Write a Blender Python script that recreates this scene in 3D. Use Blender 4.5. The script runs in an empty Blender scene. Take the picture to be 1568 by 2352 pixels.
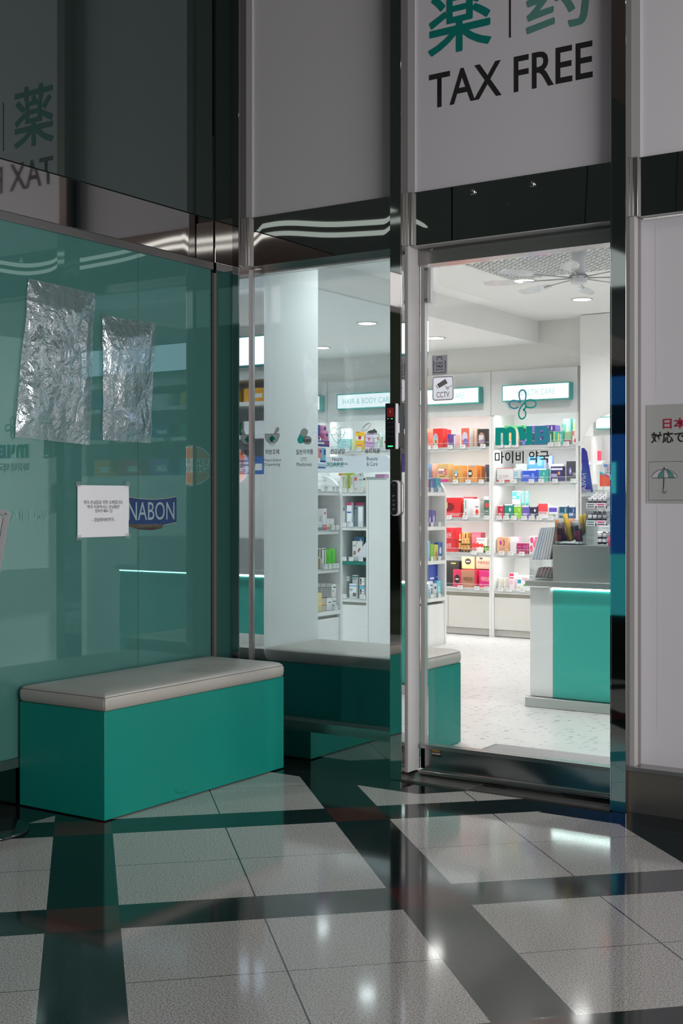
import bpy, bmesh, math, random
from mathutils import Vector, Matrix
random.seed(7)
C = bpy.context.scene.collection
PI = math.pi
# ------------------------------------------------------------------ camera
F_PX, HOR, CX = 2896.4, 1147.0, 784.0            # focal length in px, horizon row, principal column
CAM = Vector((3.73, -4.53, 1.178)); YAW = 0.58687
RV = (math.cos(YAW), math.sin(YAW)); DV = (-math.sin(YAW), math.cos(YAW))
cd = bpy.data.cameras.new('camera'); cam = bpy.data.objects.new('camera', cd); C.objects.link(cam)
cam.location = CAM; cam.rotation_euler = (PI/2, 0, YAW)
cd.sensor_width = 36; cd.lens = F_PX/2352*36; cd.shift_y = -(1176-HOR)/2352; cd.clip_start = .05
S = bpy.context.scene; S.camera = cam
S.view_settings.view_transform = 'Standard'; S.view_settings.look = 'None'
S.view_settings.exposure = 0.0; S.view_settings.gamma = 1; S.view_settings.use_curve_mapping = False
S.cycles.max_bounces = 10; S.cycles.glossy_bounces = 6; S.cycles.transparent_max_bounces = 16; S.cycles.diffuse_bounces = 6
S.cycles.sample_clamp_indirect = 6; S.cycles.caustics_reflective = False; S.cycles.caustics_refractive = False
# ------------------------------------------------------------------ world and lamps
w = bpy.data.worlds.new('world'); S.world = w; w.use_nodes = True
w.node_tree.nodes['Background'].inputs[0].default_value = (.10, .11, .12, 1); w.node_tree.nodes['Background'].inputs[1].default_value = .25
def area(name, loc, rot, sx, sy, power, col=(1,1,1), disk=False):
    l = bpy.data.lights.new(name, 'AREA'); l.energy = power; l.color = col
    l.shape = 'DISK' if disk else 'RECTANGLE'; l.size = sx
    if disk: l.spread = math.radians(136)
    if not disk: l.size_y = sy
    o = bpy.data.objects.new(name, l); C.objects.link(o); o.location = loc; o.rotation_euler = rot; return o
SIDE_W, CEIL_W, DOWN_W = 420, 5.0, 14
area('right_side_light', (8.4, -3.6, 1.75), (0, PI/2, 0), 2.9, 6.0, SIDE_W, (1, .985, .97))  # unseen area light added for brightness from the right; no shopfront stands there
area('passage_fill', (6.5, -11, 4.2), (0, 0, 0), 9.0, 3.0, 190, (1, .97, .98))  # unseen overhead fill, added to brighten the front wall and floor
# ------------------------------------------------------------------ projection helpers (pixel -> point on a real surface)
def ray(px, py):
    u = (px-CX)/F_PX; v = (HOR-py)/F_PX
    return Vector((DV[0]+u*RV[0], DV[1]+u*RV[1], v))
def onY(px, py, Y):
    r = ray(px, py); t = (Y-CAM.y)/r.y; p = CAM+r*t; return (p.x, p.z)
def onX(px, py, X):
    r = ray(px, py); t = (X-CAM.x)/r.x; p = CAM+r*t; return (p.y, p.z)
def onZ(px, py, Z=0):
    r = ray(px, py); t = (Z-CAM.z)/r.z; p = CAM+r*t; return (p.x, p.y)
# ------------------------------------------------------------------ materials
M = {}
def lin(c): return tuple(((v/255.)/12.92 if v/255. <= .04045 else ((v/255.+.055)/1.055)**2.4) for v in c)
def mat(name, rgb, rough=.5, metal=0., spec=.5, noise=0., nscale=30., bump=0., bscale=6., coat=0., emit=0., ecol=None, sheen=0.):
    if name in M: return M[name]
    m = bpy.data.materials.new(name); m.use_nodes = True; nt = m.node_tree; b = nt.nodes['Principled BSDF']
    c = (*rgb, 1)
    b.inputs['Base Color'].default_value = c; b.inputs['Roughness'].default_value = rough; b.inputs['Metallic'].default_value = metal
    b.inputs['Specular IOR Level'].default_value = spec; b.inputs['Coat Weight'].default_value = coat
    if emit: b.inputs['Emission Strength'].default_value = emit; b.inputs['Emission Color'].default_value = (*(ecol or rgb), 1)
    if noise or bump:
        tc = nt.nodes.new('ShaderNodeTexCoord')
        n = nt.nodes.new('ShaderNodeTexNoise'); n.inputs['Scale'].default_value = nscale; nt.links.new(tc.outputs['Object'], n.inputs['Vector'])
        if noise:
            r = nt.nodes.new('ShaderNodeMix'); r.data_type = 'RGBA'
            r.inputs[6].default_value = tuple(max(0, v*(1-noise)) for v in rgb)+(1,); r.inputs[7].default_value = tuple(min(1, v*(1+noise)) for v in rgb)+(1,)
            nt.links.new(n.outputs['Fac'], r.inputs[0]); nt.links.new(r.outputs[2], b.inputs['Base Color'])
        if bump:
            n2 = nt.nodes.new('ShaderNodeTexNoise'); n2.inputs['Scale'].default_value = bscale; n2.inputs['Detail'].default_value = 1.0
            nt.links.new(tc.outputs['Object'], n2.inputs['Vector'])
            bp = nt.nodes.new('ShaderNodeBump'); bp.inputs['Strength'].default_value = 1; bp.inputs['Distance'].default_value = bump
            nt.links.new(n2.outputs['Fac'], bp.inputs['Height']); nt.links.new(bp.outputs[0], b.inputs['Normal'])
    M[name] = m; return m
def emis(name, rgb, s):
    if name in M: return M[name]
    m = bpy.data.materials.new(name); m.use_nodes = True; nt = m.node_tree; nt.nodes.clear()
    o = nt.nodes.new('ShaderNodeOutputMaterial'); e = nt.nodes.new('ShaderNodeEmission'); e.inputs[0].default_value = (*rgb, 1); e.inputs[1].default_value = s
    nt.links.new(e.outputs[0], o.inputs[0]); M[name] = m; return m
def glassy(name, tint, refl=.06, rough=0., base=None, basew=0., bump=0., bscale=3., gcol=(1, 1, 1)):
    """thin glass or mirror film: transparent (tint) or diffuse base under a glossy layer with a Fresnel rise"""
    if name in M: return M[name]
    m = bpy.data.materials.new(name); m.use_nodes = True; nt = m.node_tree; nt.nodes.clear(); N = nt.nodes.new; L = nt.links.new
    o = N('ShaderNodeOutputMaterial'); t = N('ShaderNodeBsdfTransparent'); t.inputs[0].default_value = (*tint, 1)
    g = N('ShaderNodeBsdfGlossy'); g.inputs['Roughness'].default_value = rough; g.inputs[0].default_value = (*gcol, 1)
    under = t
    if base:
        d = N('ShaderNodeBsdfDiffuse'); d.inputs[0].default_value = (*base, 1); mx = N('ShaderNodeMixShader'); mx.inputs[0].default_value = basew
        L(t.outputs[0], mx.inputs[1]); L(d.outputs[0], mx.inputs[2]); under = mx
    lw = N('ShaderNodeLayerWeight'); lw.inputs[0].default_value = .15
    mp = N('ShaderNodeMapRange'); mp.inputs[3].default_value = refl; mp.inputs[4].default_value = min(1, refl+.42); L(lw.outputs['Fresnel'], mp.inputs[0])
    mx2 = N('ShaderNodeMixShader'); L(mp.outputs[0], mx2.inputs[0]); L(under.outputs[0], mx2.inputs[1]); L(g.outputs[0], mx2.inputs[2]); L(mx2.outputs[0], o.inputs[0])
    if bump:
        tc = N('ShaderNodeTexCoord'); n2 = N('ShaderNodeTexNoise'); n2.inputs['Scale'].default_value = bscale; n2.inputs['Detail'].default_value = .5
        L(tc.outputs['Object'], n2.inputs['Vector']); bp = N('ShaderNodeBump'); bp.inputs['Distance'].default_value = bump
        L(n2.outputs['Fac'], bp.inputs['Height']); L(bp.outputs[0], g.inputs['Normal'])
    M[name] = m; return m
TEAL = (.003, .225, .18)
chrome = mat('polished_steel', (.56, .55, .54), .035, 1, bump=.0007, bscale=1.5)
chrome2 = mat('polished_steel_post', (.50, .50, .49), .03, 1, bump=.0005, bscale=2.5)
chromeflat = mat('mirror_steel', (.72, .72, .72), .02, 1)
satin = mat('satin_steel', (.42, .41, .40), .28, 1)
satind = mat('satin_steel_dark', (.20, .20, .20), .3, 1)
brushed = mat('brushed_steel', (.55, .56, .55), .33, 1)
darkm = mat('dark_seal_gap', (.02, .02, .02), .5)
white = mat('white_paint', (.80, .80, .79), .45)
whitel = mat('white_laminate', (.80, .80, .79), .35)
cream = mat('cream_laminate', (.63, .62, .585), .4)
wallgrey = mat('interior_wall_paint', (.72, .72, .69), .7)
ceilw = mat('ceiling_paint', (.92, .92, .91), .8)
jambp = mat('jamb_paint', (.48, .47, .47), .5, noise=.05, nscale=8)
panelm = mat('white_light_box_acrylic', (.62, .60, .645), .42, spec=.25)
panelr = mat('white_film', (.67, .655, .70), .35, spec=.3)
tealm = mat('teal_laminate', TEAL, .42, spec=.35, noise=.02, nscale=200)
teald = mat('dark_teal_laminate', (.0, .20, .17), .42)
leather = mat('taupe_leather', (.38, .36, .33), .36, noise=.05, nscale=500, spec=.5)
stitch = mat('stitch_thread', (.16, .15, .14), .8)
black = mat('black_plastic', (.012, .012, .013), .25)
blackt = mat('black_print', (.012, .012, .012), .6)
greyt = mat('grey_print', (.10, .10, .11), .6)
tealt = mat('teal_print', (.0, .19, .165), .5)
bluet = mat('blue_teal_print', (.02, .16, .235), .5)
paperm = mat('white_paper', (.76, .76, .80), .7)
clearp = glassy('clear_acrylic', (.97, .98, .98), .04)
doorglass = glassy('clear_glass', (.95, .96, .955), .035)
bayglass = glassy('green_tinted_glass', (.73, .80, .815), .04)
lglass = glassy('teal_film_glass', (0, 0, 0), .085, base=(.058, .165, .150), basew=1, gcol=(.72, 1, .97), bump=.0004, bscale=1.2)
lglassup = glassy('dark_green_glass', (0, 0, 0), .20, base=(.02, .032, .030), basew=1, gcol=(.85, 1, .96))
mirrorm = mat('mirror', (.86, .87, .87), .01, 1)
ledw = emis('led_white', (1, .99, .97), 40)
signw = emis('sign_light', (1, 1, 1), 1.5)
signv = emis('sign_light_violet', (.80, .84, 1), 3.6)
# ------------------------------------------------------------------ mesh helpers
def bm_box(bm, x0, x1, y0, y1, z0, z1, mi=0, bev=0, seg=2):
    vs = [bm.verts.new(p) for p in ((x0,y0,z0),(x1,y0,z0),(x1,y1,z0),(x0,y1,z0),(x0,y0,z1),(x1,y0,z1),(x1,y1,z1),(x0,y1,z1))]
    fs = [bm.faces.new([vs[i] for i in q]) for q in ((0,3,2,1),(4,5,6,7),(0,1,5,4),(1,2,6,5),(2,3,7,6),(3,0,4,7))]
    for f in fs: f.material_index = mi
    if bev:
        es = list({e for f in fs for e in f.edges})
        r = bmesh.ops.bevel(bm, geom=es, offset=bev, segments=seg, affect='EDGES', profile=.5)
        for f in r['faces']: f.material_index = mi; f.smooth = seg > 1
    return vs
def bm_cyl(bm, p0, p1, r0, r1=None, n=16, mi=0, caps=True):
    r1 = r0 if r1 is None else r1; p0 = Vector(p0); p1 = Vector(p1); d = (p1-p0).normalized()
    a = d.orthogonal().normalized(); b = d.cross(a)
    A = [bm.verts.new(p0+(a*math.cos(2*PI*i/n)+b*math.sin(2*PI*i/n))*r0) for i in range(n)]
    B = [bm.verts.new(p1+(a*math.cos(2*PI*i/n)+b*math.sin(2*PI*i/n))*r1) for i in range(n)]
    for i in range(n):
        f = bm.faces.new((A[i], A[(i+1)%n], B[(i+1)%n], B[i])); f.smooth = True; f.material_index = mi
    if caps:
        bm.faces.new(A[::-1]).material_index = mi; bm.faces.new(B).material_index = mi
def bm_lathe(bm, x, y, prof, n=20, mis=None):
    rings = [[bm.verts.new((x+r*math.cos(2*PI*i/n), y+r*math.sin(2*PI*i/n), z)) for i in range(n)] for r, z in prof]
    for k in range(len(rings)-1):
        for i in range(n):
            f = bm.faces.new((rings[k][i], rings[k][(i+1)%n], rings[k+1][(i+1)%n], rings[k+1][i])); f.smooth = True
            f.material_index = mis[k] if mis else 0
    bm.faces.new(rings[0][::-1]); f = bm.faces.new(rings[-1]); f.material_index = mis[-1] if mis else 0
def bm_tube(bm, pts, r, n=6, mi=0):
    pts = [Vector(p) for p in pts]; prev = None
    up = None
    for i, p in enumerate(pts):
        d = (pts[min(i+1, len(pts)-1)]-pts[max(i-1, 0)]).normalized()
        if up is None: up = d.orthogonal().normalized()
        up = (up-d*up.dot(d)).normalized(); s = d.cross(up)
        ring = [bm.verts.new(p+(up*math.cos(2*PI*k/n)+s*math.sin(2*PI*k/n))*r) for k in range(n)]
        if prev:
            for k in range(n):
                f = bm.faces.new((prev[k], prev[(k+1)%n], ring[(k+1)%n], ring[k])); f.smooth = True; f.material_index = mi
        else: bm.faces.new(ring[::-1])
        prev = ring
    bm.faces.new(prev)
def obj(name, bm, mats, parent=None, **tags):
    me = bpy.data.meshes.new(name); bmesh.ops.recalc_face_normals(bm, faces=bm.faces) if tags.pop('recalc', True) else None
    bm.to_mesh(me); bm.free()
    for m in (mats if isinstance(mats, (list, tuple)) else [mats]): me.materials.append(m)
    o = bpy.data.objects.new(name, me); C.objects.link(o)
    if parent: o.parent = parent; o.matrix_parent_inverse = Matrix.Translation(-Vector(parent.location))
    for k, v in tags.items(): o[k] = v
    return o
def thing(name, label, cat, loc=(0,0,0), group=None):
    o = bpy.data.objects.new(name, None); C.objects.link(o); o.location = loc; o.empty_display_size = .05
    o['label'] = label; o['category'] = cat
    if group: o['group'] = group
    return o
def box(name, x0, x1, y0, y1, z0, z1, m, parent=None, bev=0, seg=2, **tags):
    bm = bmesh.new(); bm_box(bm, min(x0,x1), max(x0,x1), min(y0,y1), max(y0,y1), min(z0,z1), max(z0,z1), 0, bev, seg); return obj(name, bm, m, parent, **tags)
def struct(name, *a, **k): return box(name, *a, kind='structure', **k)
# text and flat graphics.  frame 'F': lies on plane y=P, faces -y.  frame 'L': lies on plane x=P, faces +x
def place(frame, P, u, v, off=0): return (u, P-off, v) if frame == 'F' else ((P+off, u, v) if frame == 'L' else (u, P+off, v))
def text(name, s, frame, P, u0, u1, v0, v1, m, parent=None, bold=0, th=.0008, fat=0, **tags):
    cu = bpy.data.curves.new('t', 'FONT'); cu.body = s; cu.offset = bold; cu.resolution_u = 3; cu.space_line = 1.05; cu.align_x = 'CENTER'
    o = bpy.data.objects.new('t', cu); C.objects.link(o); dg = bpy.context.evaluated_depsgraph_get()
    me = bpy.data.meshes.new_from_object(o.evaluated_get(dg)); bpy.data.objects.remove(o); bpy.data.curves.remove(cu)
    xs = [v.co.x for v in me.vertices]; ys = [v.co.y for v in me.vertices]
    if not xs: return None
    a0, a1, b0, b1 = min(xs), max(xs), min(ys), max(ys)
    mir = -1 if frame == 'B' else 1
    for v in me.vertices:
        fu = (v.co.x-a0)/max(1e-6, a1-a0); fv = (v.co.y-b0)/max(1e-6, b1-b0)
        if mir < 0: fu = 1-fu
        v.co = place(frame, P, u0+fu*(u1-u0), v0+fv*(v1-v0), th)
    if fat:
        bm = bmesh.new(); bm.from_mesh(me); src = list(bm.verts)+list(bm.edges)+list(bm.faces)
        for k, (du, dv) in enumerate(((1, 0), (-1, 0), (0, 1), (0, -1), (.7, .7), (-.7, .7), (.7, -.7), (-.7, -.7))):
            g_ = bmesh.ops.duplicate(bm, geom=src)['geom']; bmesh.ops.translate(bm, verts=[v for v in g_ if isinstance(v, bmesh.types.BMVert)], vec=Vector(place(frame, 0, du*fat, dv*fat, .0001*(k+1)))-Vector(place(frame, 0, 0, 0, 0)))
        bm.to_mesh(me); bm.free()
    me.name = name; me.materials.clear(); me.materials.append(m)
    t = bpy.data.objects.new(name, me); C.objects.link(t)
    if parent: t.parent = parent; t.matrix_parent_inverse = Matrix.Translation(-Vector(parent.location))
    for k, v in tags.items(): t[k] = v
    return t
def bm_poly(bm, pts, frame, P, off=.0008, mi=0, th=.0):
    vs = [bm.verts.new(place(frame, P, u, v, off)) for u, v in pts]
    f = bm.faces.new(vs); f.material_index = mi
    if len(pts) > 4: bmesh.ops.triangulate(bm, faces=[f])
def bm_ribbon(bm, pts, w_, frame, P, off=.001, mi=0, closed=False):
    n = len(pts); P2 = [Vector(p) for p in pts]; A = []; B = []
    for i in range(n):
        a = P2[i-1] if (i or closed) else P2[i]; b = P2[(i+1) % n] if (i < n-1 or closed) else P2[i]
        d = (b-a).normalized(); nn = Vector((-d.y, d.x))*w_/2
        p = P2[i]+nn; q = P2[i]-nn
        A.append(bm.verts.new(place(frame, P, p.x, p.y, off))); B.append(bm.verts.new(place(frame, P, q.x, q.y, off)))
    for i in range(n if closed else n-1):
        j = (i+1) % n; f = bm.faces.new((A[i], A[j], B[j], B[i])); f.material_index = mi
def smooth_pts(pts, n=8, closed=False):
    out = []; N_ = len(pts); rng = range(N_ if closed else N_-1)
    for i in rng:
        if closed: p = [Vector(pts[(i+k) % N_]) for k in (-1, 0, 1, 2)]
        else: p = [Vector(pts[min(max(i+k, 0), N_-1)]) for k in (-1, 0, 1, 2)]
        for k in range(n):
            t = k/n; out.append(tuple(.5*((2*p[1])+(p[2]-p[0])*t+(2*p[0]-5*p[1]+4*p[2]-p[3])*t*t+(3*p[1]-p[0]-3*p[2]+p[3])*t**3)))
    if not closed: out.append(tuple(pts[-1]))
    return out
def arc(cx, cy, rx, ry, a0, a1, n=16): return [(cx+rx*math.cos(math.radians(a0+(a1-a0)*i/n)), cy+ry*math.sin(math.radians(a0+(a1-a0)*i/n))) for i in range(n+1)]
def rrect(u0, u1, v0, v1, r, n=6):
    return arc(u1-r, v1-r, r, r, 0, 90, n)+arc(u0+r, v1-r, r, r, 90, 180, n)+arc(u0+r, v0+r, r, r, 180, 270, n)+arc(u1-r, v0+r, r, r, 270, 360, n)
def fp(pts, Y): return [onY(px, py, Y) for px, py in pts]
def lp(pts, X): return [onX(px, py, X) for px, py in pts]

# ================================================================== FLOOR of the passage
def floor_material():
    m = bpy.data.materials.new('granite_paving'); m.use_nodes = True; nt = m.node_tree; N = nt.nodes.new; L = nt.links.new
    b = nt.nodes['Principled BSDF']
    tc = N('ShaderNodeTexCoord'); mp = N('ShaderNodeMapping'); mp.vector_type = 'POINT'
    # rotate world xy into the paving grid
    ang = -(YAW+.20112); u0, a, bb, v0 = -.1063, .2031, .4, 4.7194
    ca, sa = math.cos(ang), math.sin(ang)
    ox = -(ca*CAM.x-sa*CAM.y); oy = -(sa*CAM.x+ca*CAM.y)
    mp.inputs['Rotation'].default_value = (0, 0, ang); mp.inputs['Location'].default_value = (ox-u0, oy-v0, 0)
    L(tc.outputs['Object'], mp.inputs['Vector']); sx = N('ShaderNodeSeparateXYZ'); L(mp.outputs[0], sx.inputs[0])
    def math_(op, x, y=None, z=None):
        n = N('ShaderNodeMath'); n.operation = op
        for i, v in enumerate((x, y, z)):
            if v is None: continue
            if isinstance(v, (int, float)): n.inputs[i].default_value = v
            else: L(v, n.inputs[i])
        return n.outputs[0]
    per = a+2*bb
    U = math_('FLOORED_MODULO', sx.outputs[0], per); V = math_('FLOORED_MODULO', math_('ADD', sx.outputs[1], a), per)
    bu = math_('LESS_THAN', U, a); bv = math_('LESS_THAN', V, a)
    red = math_('MULTIPLY', bu, bv); band = math_('MAXIMUM', bu, bv)
    def near(x, c, w_): return math_('LESS_THAN', math_('ABSOLUTE', math_('SUBTRACT', x, c)), w_)
    j = 0
    js = [near(U, a, .0016), near(U, a+bb, .0022), near(U, .0016, .0016), near(V, a, .0016), near(V, a+bb, .0016), near(V, .0016, .0016)]
    joint = js[0]
    for k in js[1:]: joint = math_('MAXIMUM', joint, k)
    # border of dark granite along both walls
    wo = N('ShaderNodeSeparateXYZ'); L(tc.outputs['Object'], wo.inputs[0])
    bx = math_('LESS_THAN', wo.outputs[0], .24)
    by = math_('GREATER_THAN', wo.outputs[1], -.163)
    g1 = math_('LESS_THAN', math_('SUBTRACT', wo.outputs[0], math_('MULTIPLY', wo.outputs[1], .9)), 1.34)
    g2 = math_('GREATER_THAN', math_('ADD', wo.outputs[0], math_('MULTIPLY', wo.outputs[1], -.4)), 1.78)
    by = math_('MULTIPLY', by, math_('MAXIMUM', g1, g2))
    border = math_('MAXIMUM', bx, by)
    bj = math_('MAXIMUM', near(wo.outputs[0], .24, .0014), math_('MULTIPLY', near(wo.outputs[1], -.163, .0014), math_('MAXIMUM', g1, g2)))
    # granite grain
    n1 = N('ShaderNodeTexNoise'); n1.inputs['Scale'].default_value = 210; n1.inputs['Detail'].default_value = 4; n1.inputs['Roughness'].default_value = .6; L(tc.outputs['Object'], n1.inputs['Vector'])
    n2 = N('ShaderNodeTexVoronoi'); n2.inputs['Scale'].default_value = 210; L(tc.outputs['Object'], n2.inputs['Vector'])
    n3 = N('ShaderNodeTexNoise'); n3.inputs['Scale'].default_value = 2.3; L(tc.outputs['Object'], n3.inputs['Vector'])
    cr = N('ShaderNodeValToRGB'); L(n1.outputs['Fac'], cr.inputs[0]); e = cr.color_ramp.elements
    e[0].position = .38; e[0].color = (.17, .166, .162, 1); e[1].position = .62; e[1].color = (.52, .51, .49, 1); k = e.new(.48); k.color = (.38, .37, .355, 1)
    cd_ = N('ShaderNodeValToRGB'); L(n1.outputs['Fac'], cd_.inputs[0]); e = cd_.color_ramp.elements
    e[0].position = .45; e[0].color = (.004, .0075, .0075, 1); e[1].position = .75; e[1].color = (.03, .045, .045, 1)
    rd = N('ShaderNodeValToRGB'); L(n1.outputs['Fac'], rd.inputs[0]); e = rd.color_ramp.elements
    e[0].position = .4; e[0].color = (.035, .008, .007, 1); e[1].position = .75; e[1].color = (.10, .030, .025, 1)
    bo = N('ShaderNodeValToRGB'); L(n1.outputs['Fac'], bo.inputs[0]); e = bo.color_ramp.elements
    e[0].position = .45; e[0].color = (.004, .004, .0042, 1); e[1].position = .75; e[1].color = (.035, .035, .035, 1)
    def mixc(f, x, y):
        n = N('ShaderNodeMix'); n.data_type = 'RGBA'; L(f, n.inputs[0])
        for i, v in ((6, x), (7, y)):
            if isinstance(v, tuple): n.inputs[i].default_value = v
            else: L(v, n.inputs[i])
        return n.outputs[2]
    col = mixc(band, cr.outputs[0], cd_.outputs[0]); col = mixc(red, col, rd.outputs[0])
    col = mixc(joint, col, (.016, .016, .016, 1)); col = mixc(border, col, bo.outputs[0]); col = mixc(bj, col, (.05, .05, .05, 1))
    L(col, b.inputs['Base Color'])
    rr = N('ShaderNodeMapRange'); rr.inputs[3].default_value = .05; rr.inputs[4].default_value = .11; L(n3.outputs['Fac'], rr.inputs[0])
    L(rr.outputs[0], b.inputs['Roughness']); b.inputs['Specular IOR Level'].default_value = .55
    bp = N('ShaderNodeBump'); bp.inputs['Distance'].default_value = .0006; bp.inputs['Strength'].default_value = .5
    L(math_('SUBTRACT', 1, joint), bp.inputs['Height']); L(bp.outputs[0], b.inputs['Normal'])
    return m
fm = floor_material()
struct('floor', -0.2, 12, -13, .155, -.1, 0, fm)
def vinyl():
    m = mat('white_vinyl', (.74, .73, .72), .28); nt = m.node_tree; N = nt.nodes.new; L = nt.links.new; b = nt.nodes['Principled BSDF']
    tc = N('ShaderNodeTexCoord'); mp = N('ShaderNodeMapping'); mp.inputs['Scale'].default_value = (20, 62, 1); L(tc.outputs['Object'], mp.inputs[0])
    v = N('ShaderNodeTexVoronoi'); v.inputs['Scale'].default_value = 1; L(mp.outputs[0], v.inputs['Vector'])
    s = N('ShaderNodeSeparateColor'); L(v.outputs['Color'], s.inputs[0])
    a = N('ShaderNodeMath'); a.operation = 'LESS_THAN'; L(v.outputs['Distance'], a.inputs[0]); a.inputs[1].default_value = .27
    c = N('ShaderNodeMath'); c.operation = 'LESS_THAN'; L(s.outputs[0], c.inputs[0]); c.inputs[1].default_value = .42
    q = N('ShaderNodeMath'); q.operation = 'MULTIPLY'; L(a.outputs[0], q.inputs[0]); L(c.outputs[0], q.inputs[1])
    mx = N('ShaderNodeMix'); mx.data_type = 'RGBA'; mx.inputs[6].default_value = (.56, .555, .55, 1); mx.inputs[7].default_value = (.12, .12, .12, 1)
    L(q.outputs[0], mx.inputs[0]); L(mx.outputs[2], b.inputs['Base Color']); return m
struct('floor', -4.2, 4.2, .155, 5.8, -.1, .018, vinyl())
# ================================================================== SHELL of the shop
struct('wall_back', -4.2, 4.2, 5.50, 5.62, 0, 2.9, wallgrey)
struct('wall_back', -4.1, -.337, 5.10, 5.5, 2.262, 2.9, wallgrey)
struct('wall_left', -4.2, -4.08, .15, 5.5, 0, 2.9, white)
struct('wall_right', 4.08, 4.2, .15, 5.5, 0, 2.9, white)
struct('wall_front', -4.2, -.03, .10, .22, 0, 2.9, white)
struct('wall_front', 3.2, 4.2, .20, .32, 0, 2.9, white)
struct('ceiling', -4.2, -.71, .1, 5.6, 2.476, 2.9, ceilw)
struct('ceiling', -.71, 4.2, .2, 5.6, 2.66, 2.9, ceilw)
struct('wall_pillar', -.45, .03, .20, .815, .018, 2.47, white)
struct('wall_pillar', onY(1332, 1000, 4.96)[0], 1.3, 4.96, 5.5, .018, 2.655, white)
# ================================================================== PASSAGE shell behind and beside the camera
ceilx = mat('passage_ceiling', (.10, .075, .066), .8)
darkw = mat('passage_wall', (.10, .10, .10), .6)
struct('ceiling', -.2, 12, -13, .3, 4.35, 4.45, ceilx)
struct('wall_far', -.2, 12, -13.1, -13, 0, 4.4, darkw)
struct('wall_east', 12, 12.1, -13, .3, 0, 4.4, darkw)
struct('wall_upper', -4.2, 12, .26, .36, 2.70, 4.4, darkw)
# ================================================================== LEFT WALL (plane x=0)
struct('wall_core', -.35, -.03, -13, -.03, 0, 4.4, darkw)
ZB0, ZB1 = 2.275, 2.47        # polished band above the glass
bm = bmesh.new()
for y0, y1 in ((-13, -6.4), (-6.38, -4.3), (-4.28, -2.2), (-2.18, -0.002)): bm_box(bm, -.03, 0, y0, y1, ZB1+.006, 4.4, 0)
obj('wall_left', bm, lglassup, kind='structure')
yj = onX(317, 900, 0)[0]
bm = bmesh.new()
bm_box(bm, -.03, 0, -1.45, yj-.0012, .185, ZB0-.03, 0); bm_box(bm, -.03, 0, yj+.0012, -.012, .185, ZB0-.03, 0)
obj('window_1', bm, lglass, kind='structure')
struct('window_9', -.03, 0, -13, -1.46, .185, ZB0-.03, glassy('dark_shop_glass', (0, 0, 0), .07, base=(.030, .038, .024), basew=1))
bm = bmesh.new(); bm_box(bm, -.03, .006, -13, -.0, ZB0, ZB1, 0, .002)
obj('trim_1', bm, chrome, kind='structure')
bm = bmesh.new(); bm_box(bm, -.03, .010, -13, -.004, ZB0-.035, ZB0-.002, 0); bm_box(bm, -.03, -.001, yj-.002, yj+.002, .185, ZB0-.03)
obj('trim_2', bm, satind, kind='structure')
bm = bmesh.new(); bm_box(bm, -.03, .012, -13, -.01, .145, .185, 0, .003)
obj('trim_3', bm, satin, kind='structure')
bm = bmesh.new(); bm_box(bm, -.03, .004, -13, -.01, 0, .145, 0)
obj('baseboard_left', bm, mat('dark_polished_base', (.10, .12, .12), .12, 1), kind='structure')
# ================================================================== FRONT (plane y=0)
X0a, X0b = onY(533, 1000, 0)[0], onY(548, 1000, 0)[0]
X1a, X1b = onY(895, 1000, 0)[0], onY(920.5, 1000, 0)[0]
X2a, X2b = onY(1403, 1000, 0)[0], onY(1437, 1000, 0)[0]
X3a, X3b = X2b+.93, X2b+.985
ZF0, ZF1 = 2.245, 2.467
for i, (a, b) in enumerate(((X0a, X0b), (X1a, X1b), (X2a, X2b), (X3a, X3b))):
    bm = bmesh.new(); bm_box(bm, a, b, 0, .12, 0, 4.35, 0, .0015)
    obj('trim_%d' % (4+i), bm, mat('black_mirror_steel', (.30, .30, .30), .03, 1) if i == 0 else chrome2, kind='structure')
# narrow tinted panel between the corner and the first post
struct('wall_corner', 0, X0a-.004, .012, .04, 0, ZF0-.02, lglass)
struct('wall_corner', 0, X0a-.004, .012, .04, ZF1, 4.35, lglassup)
struct('trim_8', 0, X0a-.002, .006, .04, ZF0-.02, ZF1, chrome)
struct('trim_9', .0, .014, -.004, .014, .0, ZF0-.02, mat('brown_seal', (.14, .125, .12), .4))
YP = .065
def upper_panel(n, xa, xb, m):
    struct('window_%d' % n, xa+.035, xb-.001, YP, YP+.03, ZF1+.004, 4.35, m)
    struct('trim_%d' % (10+n), xa, xa+.035, YP-.01, YP+.03, ZF1, 4.35, mat('upper_jamb', (.42, .41, .42), .4))
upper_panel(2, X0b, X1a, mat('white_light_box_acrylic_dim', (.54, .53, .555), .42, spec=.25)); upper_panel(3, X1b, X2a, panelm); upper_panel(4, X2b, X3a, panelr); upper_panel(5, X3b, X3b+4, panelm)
bandm = mat('band_steel', (.58, .57, .56), .012, 1)
def wavy(bm, a, b, z0, z1, depth, put, ph):
    n = 60; m = 6; G = []
    for i in range(n+1):
        u = a+(b-a)*i/n; tl = .0052*math.sin(2*PI*u/1.35+ph)+.0006*math.sin(2*PI*u/.5+ph*2); row = []
        e_ = min(1, min(i, n-i)/4)
        for j in range(m+1):
            v = z0+(z1-z0)*j/m; row.append(bm.verts.new(put(u, v, ((v-(z0+z1)/2)*tl+.0002*math.sin(2*PI*u/.9+ph))*e_)))
        G.append(row)
    for i in range(n):
        for j in range(m): f_ = bm.faces.new((G[i][j], G[i+1][j], G[i+1][j+1], G[i][j+1])); f_.smooth = True
    for j0, c in ((0, -1), (m, 1)):
        for i in range(n):
            p, q = G[i][j0].co, G[i+1][j0].co
            bm.faces.new([bm.verts.new(x) for x in (p, q, put(a+(b-a)*(i+1)/n, z0 if c < 0 else z1, depth), put(a+(b-a)*i/n, z0 if c < 0 else z1, depth))])
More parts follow.
